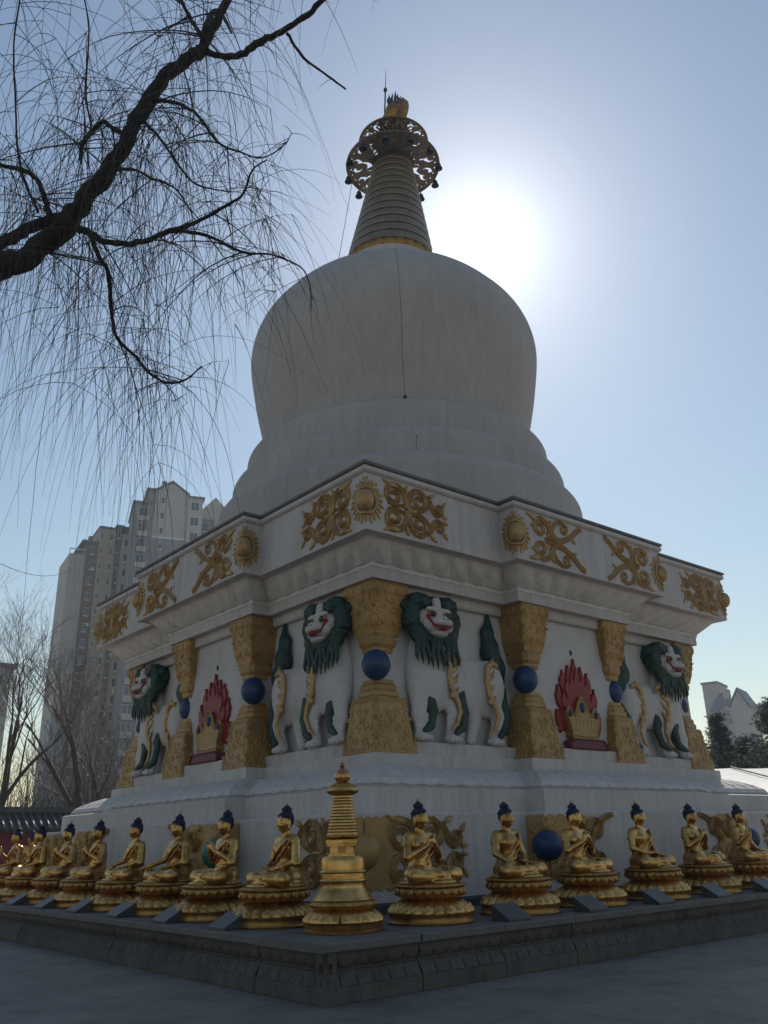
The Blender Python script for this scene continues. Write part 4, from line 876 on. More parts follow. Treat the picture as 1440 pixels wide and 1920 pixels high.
        lap_l(); arm(-1, (-0.300, 0.040, 0.325), (-0.355, -0.220, 0.230)); hand(S, (-0.36, -0.245, 0.222), (-0.1, -1, -0.25), (0, -0.3, 1), -1, 0.1)
    return S.build()
def buddha_hair():
    m = MB(); rr = random.Random(2)
    m.lathe([(0.02, 0.0), (0.098, 0.0)] + [(0.104 * math.cos(p), 0.005 + 0.088 * math.sin(p)) for p in [k * 0.16 for k in range(9)]] + [(0.02, 0.098)], 24)
    m.v = [(x, 0.105 + y * 1.08, 0.858 + z) for x, y, z in m.v]
    m.ell((0, 0.150, 0.83), (0.092, 0.065, 0.085), 16, 8)
    m.ell((0, 0.115, 0.970), (0.062, 0.062, 0.058), 14, 8); m.ell((0, 0.115, 1.0), (0.045, 0.045, 0.035), 12, 6)
    for k in range(46):
        t = rr.random(); ph = rr.uniform(0.1, 1.4); a = rr.uniform(0, 2 * PI); m.ell((0.102 * math.cos(ph) * math.cos(a), 0.105 + 0.110 * math.cos(ph) * math.sin(a), 0.863 + 0.088 * math.sin(ph)), (0.016, 0.016, 0.014), 6, 4)
    for k in range(14):
        a = 2 * PI * k / 14; m.ell((0.060 * math.cos(a), 0.115 + 0.060 * math.sin(a), 0.965 + 0.02 * (k % 2)), (0.014, 0.014, 0.013), 6, 4)
    return m
HAIR = buddha_hair().mesh('hair', M['hairblue'], True)
TIP = MB().lathe([(0.016, 1.035), (0.022, 1.045), (0.014, 1.06), (0.004, 1.085)], 10).v and MB().lathe([(0.016, 1.035), (0.022, 1.045), (0.014, 1.06), (0.004, 1.085)], 10).mapped(lambda x, y, z: (x, y + 0.115, z)).mesh('topknot_jewel', M['gold'], True)
BODY = {k: buddha_body(k).mesh('body', M['gold'], True) for k in ('meditation', 'earth', 'teaching', 'raised', 'giving')}
def buddha(x, y, rz, mudra, label, group):
    rz += SV.uniform(-0.05, 0.05); x += SV.uniform(-0.03, 0.03); y += SV.uniform(-0.03, 0.03)
    o = empty('buddha_statue', (x, y, PZ + 0.004), rz); tag(o, label, 'statue', group)
    b = link('lotus_base', LB[0], o); link('lower_petals', LB[1], b); link('upper_petals', LB[2], b); link('seat', LB[3], b)
    q = link('body', BODY[mudra], o, (0, 0.06, 0.462)); link('hair', HAIR, q); link('topknot_jewel', TIP, q)
    return o
SV = random.Random(4)
GR = 'gilded seated statues lined up on the platform'
ROW = -8.70
ysL = [-7.23 + 1.625 * k for k in range(9)]
mL = ['meditation', 'teaching', 'giving', 'earth', 'teaching', 'teaching', 'meditation', 'raised', 'teaching']
ordw = ['first', 'second', 'third', 'fourth', 'fifth', 'sixth', 'seventh', 'eighth', 'ninth']
gest = {'meditation': 'hands in lap', 'teaching': 'hands at chest', 'giving': 'hand held out', 'earth': 'hand reaching down', 'raised': 'one hand raised'}
for k, (y, mu) in enumerate(zip(ysL, mL)):
    if k == 8: continue
    buddha(ROW, y, -PI / 2, mu, 'gilded seated statue with %s, %s left of the small golden stupa' % (gest[mu], ordw[k]), GR)
xsR = [-7.20 + 1.665 * k for k in range(7)]
mR = ['teaching', 'earth', 'teaching', 'meditation', 'teaching', 'raised', 'meditation']
for k, (x, mu) in enumerate(zip(xsR, mR)):
    buddha(x, ROW + 0.02, 0, mu, 'gilded seated statue with %s, %s right of the small golden stupa' % (gest[mu], ordw[k]), GR)
buddha(-6.75, 8.70, PI, 'meditation', 'sunlit gilded statue seen from behind at the far left corner of the platform', GR)
# granite plaques at the platform edge
pm = MB(); pm.loft([[(-0.215, 0.14, 0), (0.215, 0.14, 0), (0.215, -0.16, 0), (-0.215, -0.16, 0)][::-1], [(-0.215, 0.14, 0.195), (0.215, 0.14, 0.195), (0.215, -0.16, 0.03), (-0.215, -0.16, 0.03)][::-1]])
PLQ = pm.mesh('name_plaque', M['plaque'])
for k in range(7):
    if k < 6:
        o = link('stone_plaque', PLQ, None, (xsR[k] + 0.78, -9.33, PZ + 0.004)); tag(o, 'dark sloping stone plaque on the platform edge, %s right of small golden stupa' % ordw[k], 'plaque', 'sloping stone plaques')
    o = link('stone_plaque', PLQ, None, (-9.36, ysL[k] + 0.10 + 0.02 * k, PZ + 0.004), -PI / 2); tag(o, 'dark sloping stone plaque on the platform edge, %s left of small golden stupa' % ordw[k], 'plaque', 'sloping stone plaques')

# ---------------------------------------------------------------- small gilded stupa on the corner
ms = empty('miniature_stupa', (-8.62, -8.62, PZ + 0.004), math.radians(48)); ms.scale = (0.94, 0.94, 0.905)
tag(ms, 'small gilded stupa with ringed spire standing on the near corner of the platform', 'stupa')
MB().lathe([(0.2, 0), (0.52, 0), (0.525, 0.03), (0.505, 0.045), (0.515, 0.07), (0.515, 0.10), (0.525, 0.115), (0.50, 0.125), (0.2, 0.13)], 64).build('foot', M['gold_dark'], ms, True, 40)
MB().lathe([(0.4, 0.115), (0.505, 0.13), (0.50, 0.165), (0.465, 0.21), (0.41, 0.25), (0.37, 0.27)], 168, mod=lambda a, r, z: 0.060 * (abs(math.sin(a * 10)) ** 0.45 - 0.65) * min(1, max(0, (0.28 - z) / 0.08)) * (z > 0.12)).build('lower_petals', M['gold'], ms, True, 50)
mm = MB().lathe([(0.35, 0.26), (0.39, 0.28), (0.42, 0.31), (0.42, 0.345), (0.40, 0.37), (0.35, 0.38)], 120, mod=lambda a, r, z: 0.012 * abs(math.sin(a * 12)))
for k in range(24):
    a = PI * (k + 0.5) / 12; mm.ell((0.425 * math.cos(a), 0.425 * math.sin(a), 0.325), (0.02, 0.02, 0.026), 6, 4)
mm.build('upper_petals', M['gold_dark'], ms, True, 50)
MB().lathe([(0.37, 0.37), (0.40, 0.385), (0.37, 0.42), (0.33, 0.47), (0.295, 0.52), (0.285, 0.56), (0.295, 0.60), (0.305, 0.605), (0.31, 0.62), (0.305, 0.635), (0.29, 0.64), (0.29, 0.71), (0.305, 0.715), (0.31, 0.73), (0.305, 0.745), (0.285, 0.75), (0.285, 0.86), (0.275, 0.90), (0.25, 0.925), (0.2, 0.93)], 72).build('dome', M['gold'], ms, True, 35)
def sqt(pairs): return MB().loft([[(-h, -h, z), (h, -h, z), (h, h, z), (-h, h, z)] for h, z in pairs])
hm = sqt([(0.175, 0.92), (0.175, 0.955), (0.155, 0.96), (0.155, 1.05), (0.19, 1.055), (0.19, 1.08), (0.205, 1.085), (0.205, 1.135), (0.16, 1.14)]); hm.build('harmika', M['gold'], ms)
MB().box((-0.05, -0.162, 0.97), (0.05, 0.162, 1.045)).box((-0.162, -0.05, 0.97), (0.162, 0.05, 1.045)).build('niche', M['gold_dark'], ms)
MB().lathe([(0.14, 1.13), (0.19, 1.15), (0.215, 1.19), (0.20, 1.20)], 80, mod=lambda a, r, z: 0.012 * abs(math.sin(a * 9))).build('collar', M['gold_dark'], ms, True)
sc_ = MB().lathe([(0.19, 1.19), (0.105, 1.73)], 40).build('spire', M['groove'], ms, True)
z = 1.195
for k in range(13):
    h = 0.0405; r0 = 0.208 - 0.158 * (z - 1.195); MB().lathe([(r0 - 0.03, z), (r0, z + 0.002), (r0 + 0.003, z + h * 0.4), (r0 - 0.005, z + h * 0.78), (r0 - 0.03, z + h * 0.8)], 48).build('ring', M['gold'], sc_, True, 40); z += h
MB().lathe([(0.11, 1.72), (0.165, 1.725), (0.205, 1.75), (0.222, 1.77), (0.215, 1.785), (0.20, 1.79), (0.195, 1.81), (0.175, 1.825), (0.12, 1.83)], 56).build('canopy', M['gold'], ms, True, 40)
MB().lathe([(0.11, 1.82), (0.155, 1.835), (0.135, 1.86), (0.08, 1.885), (0.05, 1.89)], 80, mod=lambda a, r, z: 0.012 * abs(math.sin(a * 7))).build('finial_petals', M['gold_dark'], ms, True)
MB().lathe([(0.05, 1.885), (0.085, 1.91), (0.105, 1.96), (0.098, 2.0), (0.07, 2.05), (0.035, 2.075), (0.022, 2.085)], 60, mod=lambda a, r, z: 0.008 * abs(math.sin(a * 5 + z * 20))).build('jewel', M['gold'], ms, True)
MB().lathe([(0.016, 2.08), (0.034, 2.105), (0.036, 2.12), (0.02, 2.13), (0.022, 2.14), (0.034, 2.155), (0.02, 2.16)], 14).build('finial_tip', M['gold_dark'], ms, True)

# ================================================================ background left: temple wall, trees, towers
def polar(deg, D, z=0): a = math.radians(deg); return Vector((CAM.x + D * math.cos(a), CAM.y + D * math.sin(a), z))
tw = empty('temple_wall', (-16, 20.5, 0)); tag(tw, 'dark red perimeter wall capped with curved grey roof tiles behind the golden statues', 'wall')
LW = 28.0
MB().box((0, 0, 0), (LW, 0.5, 2.25)).build('wall', M['redwall'], tw)
MB().box((-0.1, -0.12, 2.25), (LW, 0.62, 2.42)).build('eave_course', M['tile'], tw)
rf = MB(); rf.loft([[(0, -0.62, 2.42), (0, 0.25, 3.05), (0, 1.12, 2.42)], [(LW, -0.62, 2.42), (LW, 0.25, 3.05), (LW, 1.12, 2.42)]]); rfo = rf.build('roof_bed', M['tile'], tw)
ct = MB()
pts = [(0, -0.70 + 0.92 * t, 2.40 + 0.66 * t) for t in [k / 5 for k in range(6)]]
ct.tube(pts, 0.07, 8); ct.ell((0, -0.71, 2.40), (0.085, 0.03, 0.085), 10, 6); CT = ct.mesh('cover_tile', M['tile'], True)
for k in range(int(LW / 0.30)): link('cover_tile', CT, tw, (0.15 + 0.30 * k, 0, 0))
dt = MB(); dt.loft([[(-0.11, -0.68, 2.41), (0.11, -0.68, 2.41), (0.06, -0.69, 2.33), (0, -0.70, 2.29), (-0.06, -0.69, 2.33)], [(-0.11, -0.65, 2.42), (0.11, -0.65, 2.42), (0.06, -0.66, 2.34), (0, -0.67, 2.30), (-0.06, -0.66, 2.34)]]); DT = dt.mesh('drip_tile', M['tile'])
for k in range(int(LW / 0.30)): link('drip_tile', DT, tw, (0.30 * k, 0, 0))
MB().box((-0.1, 0.10, 3.02), (LW, 0.40, 3.16)).box((-0.1, 0.06, 3.16), (LW, 0.44, 3.24)).build('ridge', M['tile'], tw)

def window_mesh(w_, h_, kind=0):
    m = MB(); m.k = 0; t = 0.12
    m.box((-w_ / 2 - 0.06, -0.10, -h_ / 2 - 0.12), (w_ / 2 + 0.06, 0.05, -h_ / 2))            # sill
    m.box((-w_ / 2, -0.05, -h_ / 2), (-w_ / 2 + 0.07, 0.05, h_ / 2)).box((w_ / 2 - 0.07, -0.05, -h_ / 2), (w_ / 2, 0.05, h_ / 2)).box((-w_ / 2 + 0.07, -0.05, h_ / 2 - 0.07), (w_ / 2 - 0.07, 0.05, h_ / 2)).box((-w_ / 2 + 0.07, -0.05, -h_ / 2), (w_ / 2 - 0.07, 0.05, -h_ / 2 + 0.07))
    if w_ > 1.0: m.box((-0.035, -0.045, -h_ / 2 + 0.07), (0.035, 0.045, h_ / 2 - 0.07))
    m.k = 1; m.add([(-w_ / 2 + 0.07, -0.02, -h_ / 2 + 0.07), (w_ / 2 - 0.07, -0.02, -h_ / 2 + 0.07), (w_ / 2 - 0.07, -0.02, h_ / 2 - 0.07), (-w_ / 2 + 0.07, -0.02, h_ / 2 - 0.07)], [(0, 1, 2, 3)])
    return m.mesh('window', [M['frame'], M['glass']])
WINM = {k: window_mesh(*k) for k in ((1.5, 1.5), (0.8, 1.3), (2.2, 1.6), (1.8, 1.7))}
def block(root, name, x0, x1, y0, y1, h, mat, cols=(), floors=18, fh=2.95, top=None, side_cols=(), z0=1.6):
    """box with its front at y0 facing -y; cols: (x, window key); side_cols on the x0 face"""
    b = MB().box((x0, y0, -2), (x1, y1, h)).build(name, mat, root)
    for x, key in cols:
        for f in range(floors):
            z = h - z0 - fh * f
            if z > 3: link('window', WINM[key], b, (x, y0 - 0.05, z))
    for y, key in side_cols:
        for f in range(floors):
            z = h - z0 - fh * f
            if z > 3: link('window', WINM[key], b, (x0 - 0.05, y, z), -PI / 2)
    return b
# beige slab block
D1 = 160
p = polar(70.24, D1); t1 = empty('apartment_tower', (p.x, p.y, 0), math.radians(70.24 - 90 + 10)); t1.scale = (0.57, 0.7, 1); tag(t1, 'beige high-rise apartment block with brown stripe, left of the taller grey tower', 'building', 'apartment towers')
block(t1, 'wing', -5.2, -0.2, 1.5, 16, 52.8, M['pale_render'])
MB().box((-5.3, 1.4, 52.8), (-5.1, 1.6, 53.9)).box((-5.1, 1.42, 53.6), (-0.4, 1.52, 53.8)).build('roof_rail', M['frame'], t1)
block(t1, 'wing', -0.2, 3.3, 0.6, 16, 55.2, M['brown_render'], [(1.5, (1.5, 1.5))], 17)
MB().box((-1.8, 0.2, 55.2), (3.3, 15, 55.5)).box((0.7, 3, 55.5), (2.0, 4.5, 57.0)).build('roof_slab', M['roofgrey'], t1)
b = block(t1, 'facade', 3.3, 8.6, 0.0, 16, 58.2, M['beige'], [(4.1, (0.8, 1.3)), (7.2, (0.8, 1.3))], 18)
block(t1, 'brown_stripe', 8.6, 10.4, -0.25, 16, 58.8, M['brown_render'], [(9.5, (0.8, 1.3))], 18)
block(t1, 'bay', 10.4, 14.2, -0.9, 16, 57.2, M['beige'], [(12.3, (2.2, 1.6))], 18)
MB().box((3.0, -0.5, 58.2), (8.6, 15, 58.5)).box((8.4, -0.6, 58.8), (11.0, 10, 59.2)).box((10.4, -1.0, 57.2), (14.4, 15, 57.5)).build('roof_slab', M['roofgrey'], t1)
MB().box((10.9, -0.6, 57.5), (14.0, 8, 59.0)).build('roof_room', M['glass'], t1)
for k in range(9):
    link('air_conditioner', MB().box((-0.4, -0.3, -0.3), (0.4, 0, 0.3)).mesh('air_conditioner', M['frame']), t1, (10.2 if k % 2 else 2.4, -0.3 if k % 2 else 0.55, 50 - 5.3 * k))
# tall grey tower with gable
p = polar(65.57, 150); t2 = empty('apartment_tower', (p.x, p.y, 0), math.radians(65.57 - 90 + 5)); t2.scale = (0.82, 0.8, 1); tag(t2, 'tallest grey apartment tower with gabled top, right behind the carved cornice', 'building', 'apartment towers')
block(t2, 'wing', -6.2, -1.9, 0.9, 16, 60.0, M['grey_render'], [(-4.0, (2.2, 1.6))], 19)
MB().box((-6.5, 0.5, 60.0), (-1.9, 15, 60.4)).build('roof_slab', M['roofgrey'], t2)
block(t2, 'upper_wing', -3.4, -1.9, 0.5, 14, 62.6, M['grey_render'])
MB().box((-3.8, 0.0, 62.6), (-1.5, 14, 63.0)).box((-0.3, 3, 63.4), (0.7, 4.2, 65.6)).build('roof_slab', M['roofgrey'], t2)
b = block(t2, 'facade', -1.9, 5.4, 0.0, 14, 53.5, M['grey_render'], [(-0.1, (0.8, 1.3))], 17)
for f in range(3): link('window', WINM[(0.8, 1.3)], b, (-0.1, -0.05, 61.0 - 2.95 * f - 0.3))
ga = MB(); ga.loft([[(-1.9, 0, 53.5), (5.4, 0, 53.5), (5.4, 0, 62.2), (1.75, 0, 64.4), (-1.9, 0, 62.4)], [(-1.9, 14, 53.5), (5.4, 14, 53.5), (5.4, 14, 62.2), (1.75, 14, 64.4), (-1.9, 14, 62.4)]]); ga.build('gable', M['pale_render'], t2)
MB().box((-1.95, -0.12, 53.3), (5.45, 0.0, 53.7)).build('string_course', M['frame'], t2)
gr = MB(); gr.loft([[(-2.2, -0.3, 62.38), (1.75, -0.3, 64.5), (5.7, -0.3, 62.2), (5.7, -0.3, 62.5), (1.75, -0.3, 64.85), (-2.2, -0.3, 62.7)], [(-2.2, 14, 62.38), (1.75, 14, 64.5), (5.7, 14, 62.2), (5.7, 14, 62.5), (1.75, 14, 64.85), (-2.2, 14, 62.7)]]); gr.build('roof', M['roofgrey'], t2)
block(t2, 'bay', 5.4, 8.6, -0.8, 14, 61.5, M['pale_render'], [(6.9, (1.8, 1.7))], 19)
MB().box((5.2, -1.1, 61.5), (9.0, 13, 61.9)).build('roof_slab', M['roofgrey'], t2)
for k in range(18): link('balcony', MB().box((-1.15, -0.75, -0.1), (1.15, 0, 0.85)).mesh('balcony', M['pale_render']), t2, (-4.0, 0.9, 57.0 - 2.95 * k - 0.35))
p = polar(62.1, 158); t3 = empty('apartment_tower', (p.x, p.y, 0), math.radians(62.1 - 90 - 4)); t3.scale = (0.6, 0.8, 1); tag(t3, 'pale gable-topped apartment tower half hidden behind the cornice beside the dome', 'building', 'apartment towers')
block(t3, 'facade', -3.8, 0.4, 0, 14, 60.5, M['grey_render'], [(-2.4, (1.8, 1.7))], 19)
ga = MB(); ga.loft([[(-3.9, -0.1, 60.5), (6.5, -0.1, 60.5), (6.5, -0.1, 61.0), (0.6, -0.1, 65.2), (-3.9, -0.1, 62.4)], [(-3.9, 14, 60.5), (6.5, 14, 60.5), (6.5, 14, 61.0), (0.6, 14, 65.2), (-3.9, 14, 62.4)]]); ga.build('gable', M['pale_render'], t3)
block(t3, 'facade', 0.4, 6.5, -0.1, 14, 60.48, M['pale_render'], [(1.8, (0.8, 1.3))], 19)
p = polar(75.2, 130); t4 = empty('apartment_tower', (p.x, p.y, 0), math.radians(75.2 - 90 + 8)); tag(t4, 'pale low apartment block cut by the left edge of the picture behind bare trees', 'building', 'apartment towers')
block(t4, 'facade', -12, 3.0, 0, 12, 25.5, M['pale_render'], [(-1.0, (1.5, 1.5)), (1.6, (0.8, 1.3))], 8)
MB().box((-12.5, -0.6, 25.5), (3.6, 12.5, 26.0)).build('roof_slab', M['roofgrey'], t4)

# background right
p = polar(28.8, 180); t5 = empty('apartment_house', (p.x, p.y, 0), math.radians(28.8 - 90 - 14)); t5.scale = (0.46, 0.6, 0.95); tag(t5, 'hazy white apartment house with pitched roof and dormer behind the conifers at right', 'building')
block(t5, 'stair_tower', -9.0, -2.6, 4.0, 16, 30.6, M['pale_render'])
MB().box((-9.4, 3.6, 30.6), (-2.2, 16.4, 31.0)).build('roof_slab', M['roofgrey'], t5)
b = block(t5, 'facade', -5.0, 2.6, 0.0, 12, 22.6, M['pale_render'], [(-3.4, (2.2, 1.6)), (0.2, (2.2, 1.6))], 7, z0=2.6)
block(t5, 'gable_wing', 2.6, 9.8, -0.5, 12, 19.0, M['grey_render'], (), 6)
ga = MB(); ga.loft([[(2.6, -0.5, 19.0), (9.8, -0.5, 19.0), (9.8, -0.5, 25.2), (6.6, -0.5, 28.2), (2.6, -0.5, 25.0)], [(2.6, 12, 19.0), (9.8, 12, 19.0), (9.8, 12, 25.2), (6.6, 12, 28.2), (2.6, 12, 25.0)]]); ga.build('gable', M['pale_render'], t5)
ro = MB(); ro.loft([[(2.2, -0.9, 24.9), (6.6, -0.9, 28.4), (10.6, -0.9, 24.9), (10.6, -0.9, 25.3), (6.6, -0.9, 28.9), (2.2, -0.9, 25.4)], [(2.2, 12, 24.9), (6.6, 12, 28.4), (10.6, 12, 24.9), (10.6, 12, 25.3), (6.6, 12, 28.9), (2.2, 12, 25.4)]]); ro.build('roof', M['roofgrey'], t5)
ro = MB(); ro.loft([[(-5.4, -0.8, 24.4), (3.0, -0.8, 25.6), (2.0, 5, 28.4), (-3.4, 5, 28.0)], [(-5.4, -0.8, 24.8), (3.0, -0.8, 26.0), (2.0, 5, 28.8), (-3.4, 5, 28.4)]]); ro.build('roof', M['roofgrey'], t5)
MB().box((-5.0, 0.0, 22.6), (2.6, 12, 24.6)).box((0.2, 1.2, 25.6), (2.4, 4, 28.9)).build('attic', M['pale_render'], t5)
MB().box((-4.0, -1.0, 22.0), (2.0, 0, 22.9)).build('balcony', M['grey_render'], t5)
for x in (-3.4, -1.8, -0.2, 1.4): link('window', WINM[(1.5, 1.5)], t5, (x, -0.06, 23.9))

# white marquee roof
tn = empty('marquee', (17.5, -1.5, 0), math.radians(-25)); tag(tn, 'sunlit white canvas marquee roof beyond the right end of the stupa', 'tent')
m = MB(); nx, ny = 24, 10; vs = []; fs = []
for j in range(ny + 1):
    for i in range(nx + 1):
        x = -6 + 16 * i / nx; t = j / ny; vs.append((x, -3 + 6 * t, 2.75 + 1.25 * t - 0.12 * math.sin(PI * t) - 0.03 * math.sin(i * PI / 3) ** 2))
for j in range(ny):
    for i in range(nx): fs.append((j * (nx + 1) + i, j * (nx + 1) + i + 1, (j + 1) * (nx + 1) + i + 1, (j + 1) * (nx + 1) + i))
m.add(vs, fs); m.add([(x, 6 - y, z - 0.0) for x, y, z in vs], [tuple(reversed(f)) for f in fs]); m.build('canvas_roof', M['canvas'], tn, True)
for x in (-6, -2, 2, 6, 10): MB().tube([(x, -3, 0), (x, -3, 2.73)], 0.05, 8).build('post', M['iron'], tn)
for x in (-4, 0, 4, 8): MB().tube([(x, -3, 2.79), (x, 0, 3.32), (x, 3, 4.05)], 0.035, 6).build('rib', M['iron'], tn)

# ---------------------------------------------------------------- bare trees
def grow(seed, base, height, r0, lean_v=(0, 0), fork=0.35, depth=7, spread=0.55, nk=2, wide=1.0):
    rr = random.Random(seed); tk = MB(); tw_ = MB()
    def rec(p, d, L, r, lv):
        n = 4 if lv < 3 else 3; pts = [p]; rs = [r]; q = p; dd = d.copy()
        for k in range(n):
            dd = (dd + Vector((rr.uniform(-1, 1), rr.uniform(-1, 1), rr.uniform(-0.5, 0.7))) * (0.12 + 0.03 * lv)).normalized()
            q = q + dd * (L / n); pts.append(q); rs.append(max(0.006, r * (1 - 0.32 * (k + 1) / n)))
        (tk if lv < 3 else tw_).tube(pts, rs, 7 if lv < 2 else (4 if lv < 4 else 3), lv < 2)
        if lv >= depth: return
        for c in range((nk + 1) if lv < 3 else (nk + (rr.random() < 0.45))):
            t = rr.uniform(0.45, 1.0) if c else 1.0; i = min(n, int(t * n)); s = pts[i]
            axis = Vector((rr.uniform(-1, 1), rr.uniform(-1, 1), rr.uniform(-0.3, 0.5))); nd = (dd + axis.normalized() * spread * (1 if c else 0.4)); nd.z += 0.12; nd.normalize()
            rec(s, nd, L * rr.uniform(0.62, 0.84), rs[i] * (0.58 if c else 0.74), lv + 1)
    rec(Vector((0, 0, 0)), Vector((lean_v[0], lean_v[1], 1)).normalized(), height * fork, r0, 0)
    zm = max(p[2] for p in tw_.v); k_ = height / zm
    for mb in (tk, tw_): mb.v = [(base[0] + x * k_ * wide, base[1] + y * k_ * wide, base[2] + z * k_) for x, y, z in mb.v]
    return tk, tw_
def bare_tree(name, label, seed, deg, D, height, r0, **kw):
    p = polar(deg, D); tk, t_ = grow(seed, p, height, r0, **kw)
    o = tk.build(name, M['bark2'], None, True); tag(o, label, 'tree', 'bare winter trees beyond the temple wall'); tag(t_.build('twigs', M['twig2'], o), kind='stuff'); return o
bare_tree('bare_tree', 'slender bare tree leaning right at the left edge of the picture', 11, 73.75, 46, 15.6, 0.27, lean_v=(0.10, -0.02), spread=0.60, fork=0.34)
bare_tree('bare_tree', 'bare brown tree forking low in front of the beige apartment block', 23, 69.3, 46, 13.0, 0.24, spread=0.58, fork=0.24)
bare_tree('bare_tree', 'tall bare tree far left, cut by the picture edge', 31, 76.6, 48, 17.0, 0.28, lean_v=(0.05, 0), spread=0.5)
bare_tree('bare_tree', 'small bare tree close beside the left end of the white stupa base', 47, 67.6, 52, 11.5, 0.18, spread=0.6, fork=0.25)
th = MB(); rr = random.Random(77)
for k in range(1000):
    p = polar(rr.uniform(65.5, 79), rr.uniform(50, 62)); h = rr.uniform(2.5, 6.2) * (1.0 if rr.random() < 0.8 else 1.3); pts = [p]; q = p.copy()
    for s in range(4): q = q + Vector((rr.uniform(-0.5, 0.5), rr.uniform(-0.5, 0.5), h / 4)); pts.append(q.copy())
    th.tube(pts, [0.03, 0.024, 0.018, 0.012, 0.006], 3, False)
    for s in range(5):
        b = pts[rr.randint(1, 4)]; th.tube([b, b + Vector((rr.uniform(-0.8, 0.8), rr.uniform(-0.8, 0.8), rr.uniform(0.2, 1.2)))], [0.012, 0.004], 3, False)
tag(th.build('thicket', M['thicket']), 'brown leafless thicket massed behind the temple wall', 'thicket', kind='stuff')

# conifers at right
def conifer(deg, D, h, r, seed, label):
    rr = random.Random(seed); p = polar(deg, D); o = empty('pine_tree', p); tag(o, label, 'tree', 'pine trees at the right')
    MB().tube([(0, 0, 0), (0.1, 0, h * 0.5), (0, 0.05, h * 0.97)], [0.16, 0.11, 0.02], 7).build('trunk', M['bark2'], o, True)
    m = MB(); br = MB()
    for k in range(210):
        t = rr.random() ** 0.9; z = h * (0.08 + 0.9 * t); R = r * (1 - t) ** 0.75 * rr.uniform(0.65, 1.15) + 0.12; a = rr.uniform(0, 2 * PI)
        e = Vector((R * math.cos(a), R * math.sin(a), z + R * rr.uniform(0.05, 0.35))); s = Vector((0, 0, z)); br.tube([s, e], [0.025, 0.008], 3, False)
        for q in range(14):
            c = s.lerp(e, rr.uniform(0.35, 1.08)) + Vector((rr.gauss(0, 0.12), rr.gauss(0, 0.12), rr.gauss(0.03, 0.10)))
            for w_ in range(9):
                d = Vector((rr.uniform(-1, 1), rr.uniform(-1, 1), rr.uniform(-0.4, 1))).normalized(); L = rr.uniform(0.12, 0.24); sd_ = d.orthogonal().normalized() * 0.022
                m.add([c - sd_, c + sd_, c + d * L], [(0, 1, 2)])
    tag(m.build('crown', M['needle'], o), kind='stuff'); tag(br.build('branches', M['bark2'], o), kind='stuff'); 
conifer(29.35, 45, 6.9, 1.7, 5, 'dark pine with pointed top just right of the stupa')
conifer(26.3, 44, 7.2, 2.4, 6, 'broad dark pine at the right edge of the picture')
conifer(27.9, 47, 5.9, 2.2, 8, 'low bushy pine between the two taller pines at right')
conifer(30.6, 48, 5.2, 2.0, 9, 'low dark pine half hidden behind the right end of the stupa')
# overhead cable
p0 = polar(80.5, 60, 22.6); p1 = polar(71.15, 157, 48.5); pts = [p0.lerp(p1, t) - Vector((0, 0, 4 * t * (1 - t) * 2.6)) for t in [k / 16 for k in range(17)]]
tag(MB().tube(pts, 0.03, 4).build('overhead_cable', M['cable']), 'thin sagging overhead cable crossing the sky at far left', 'cable')

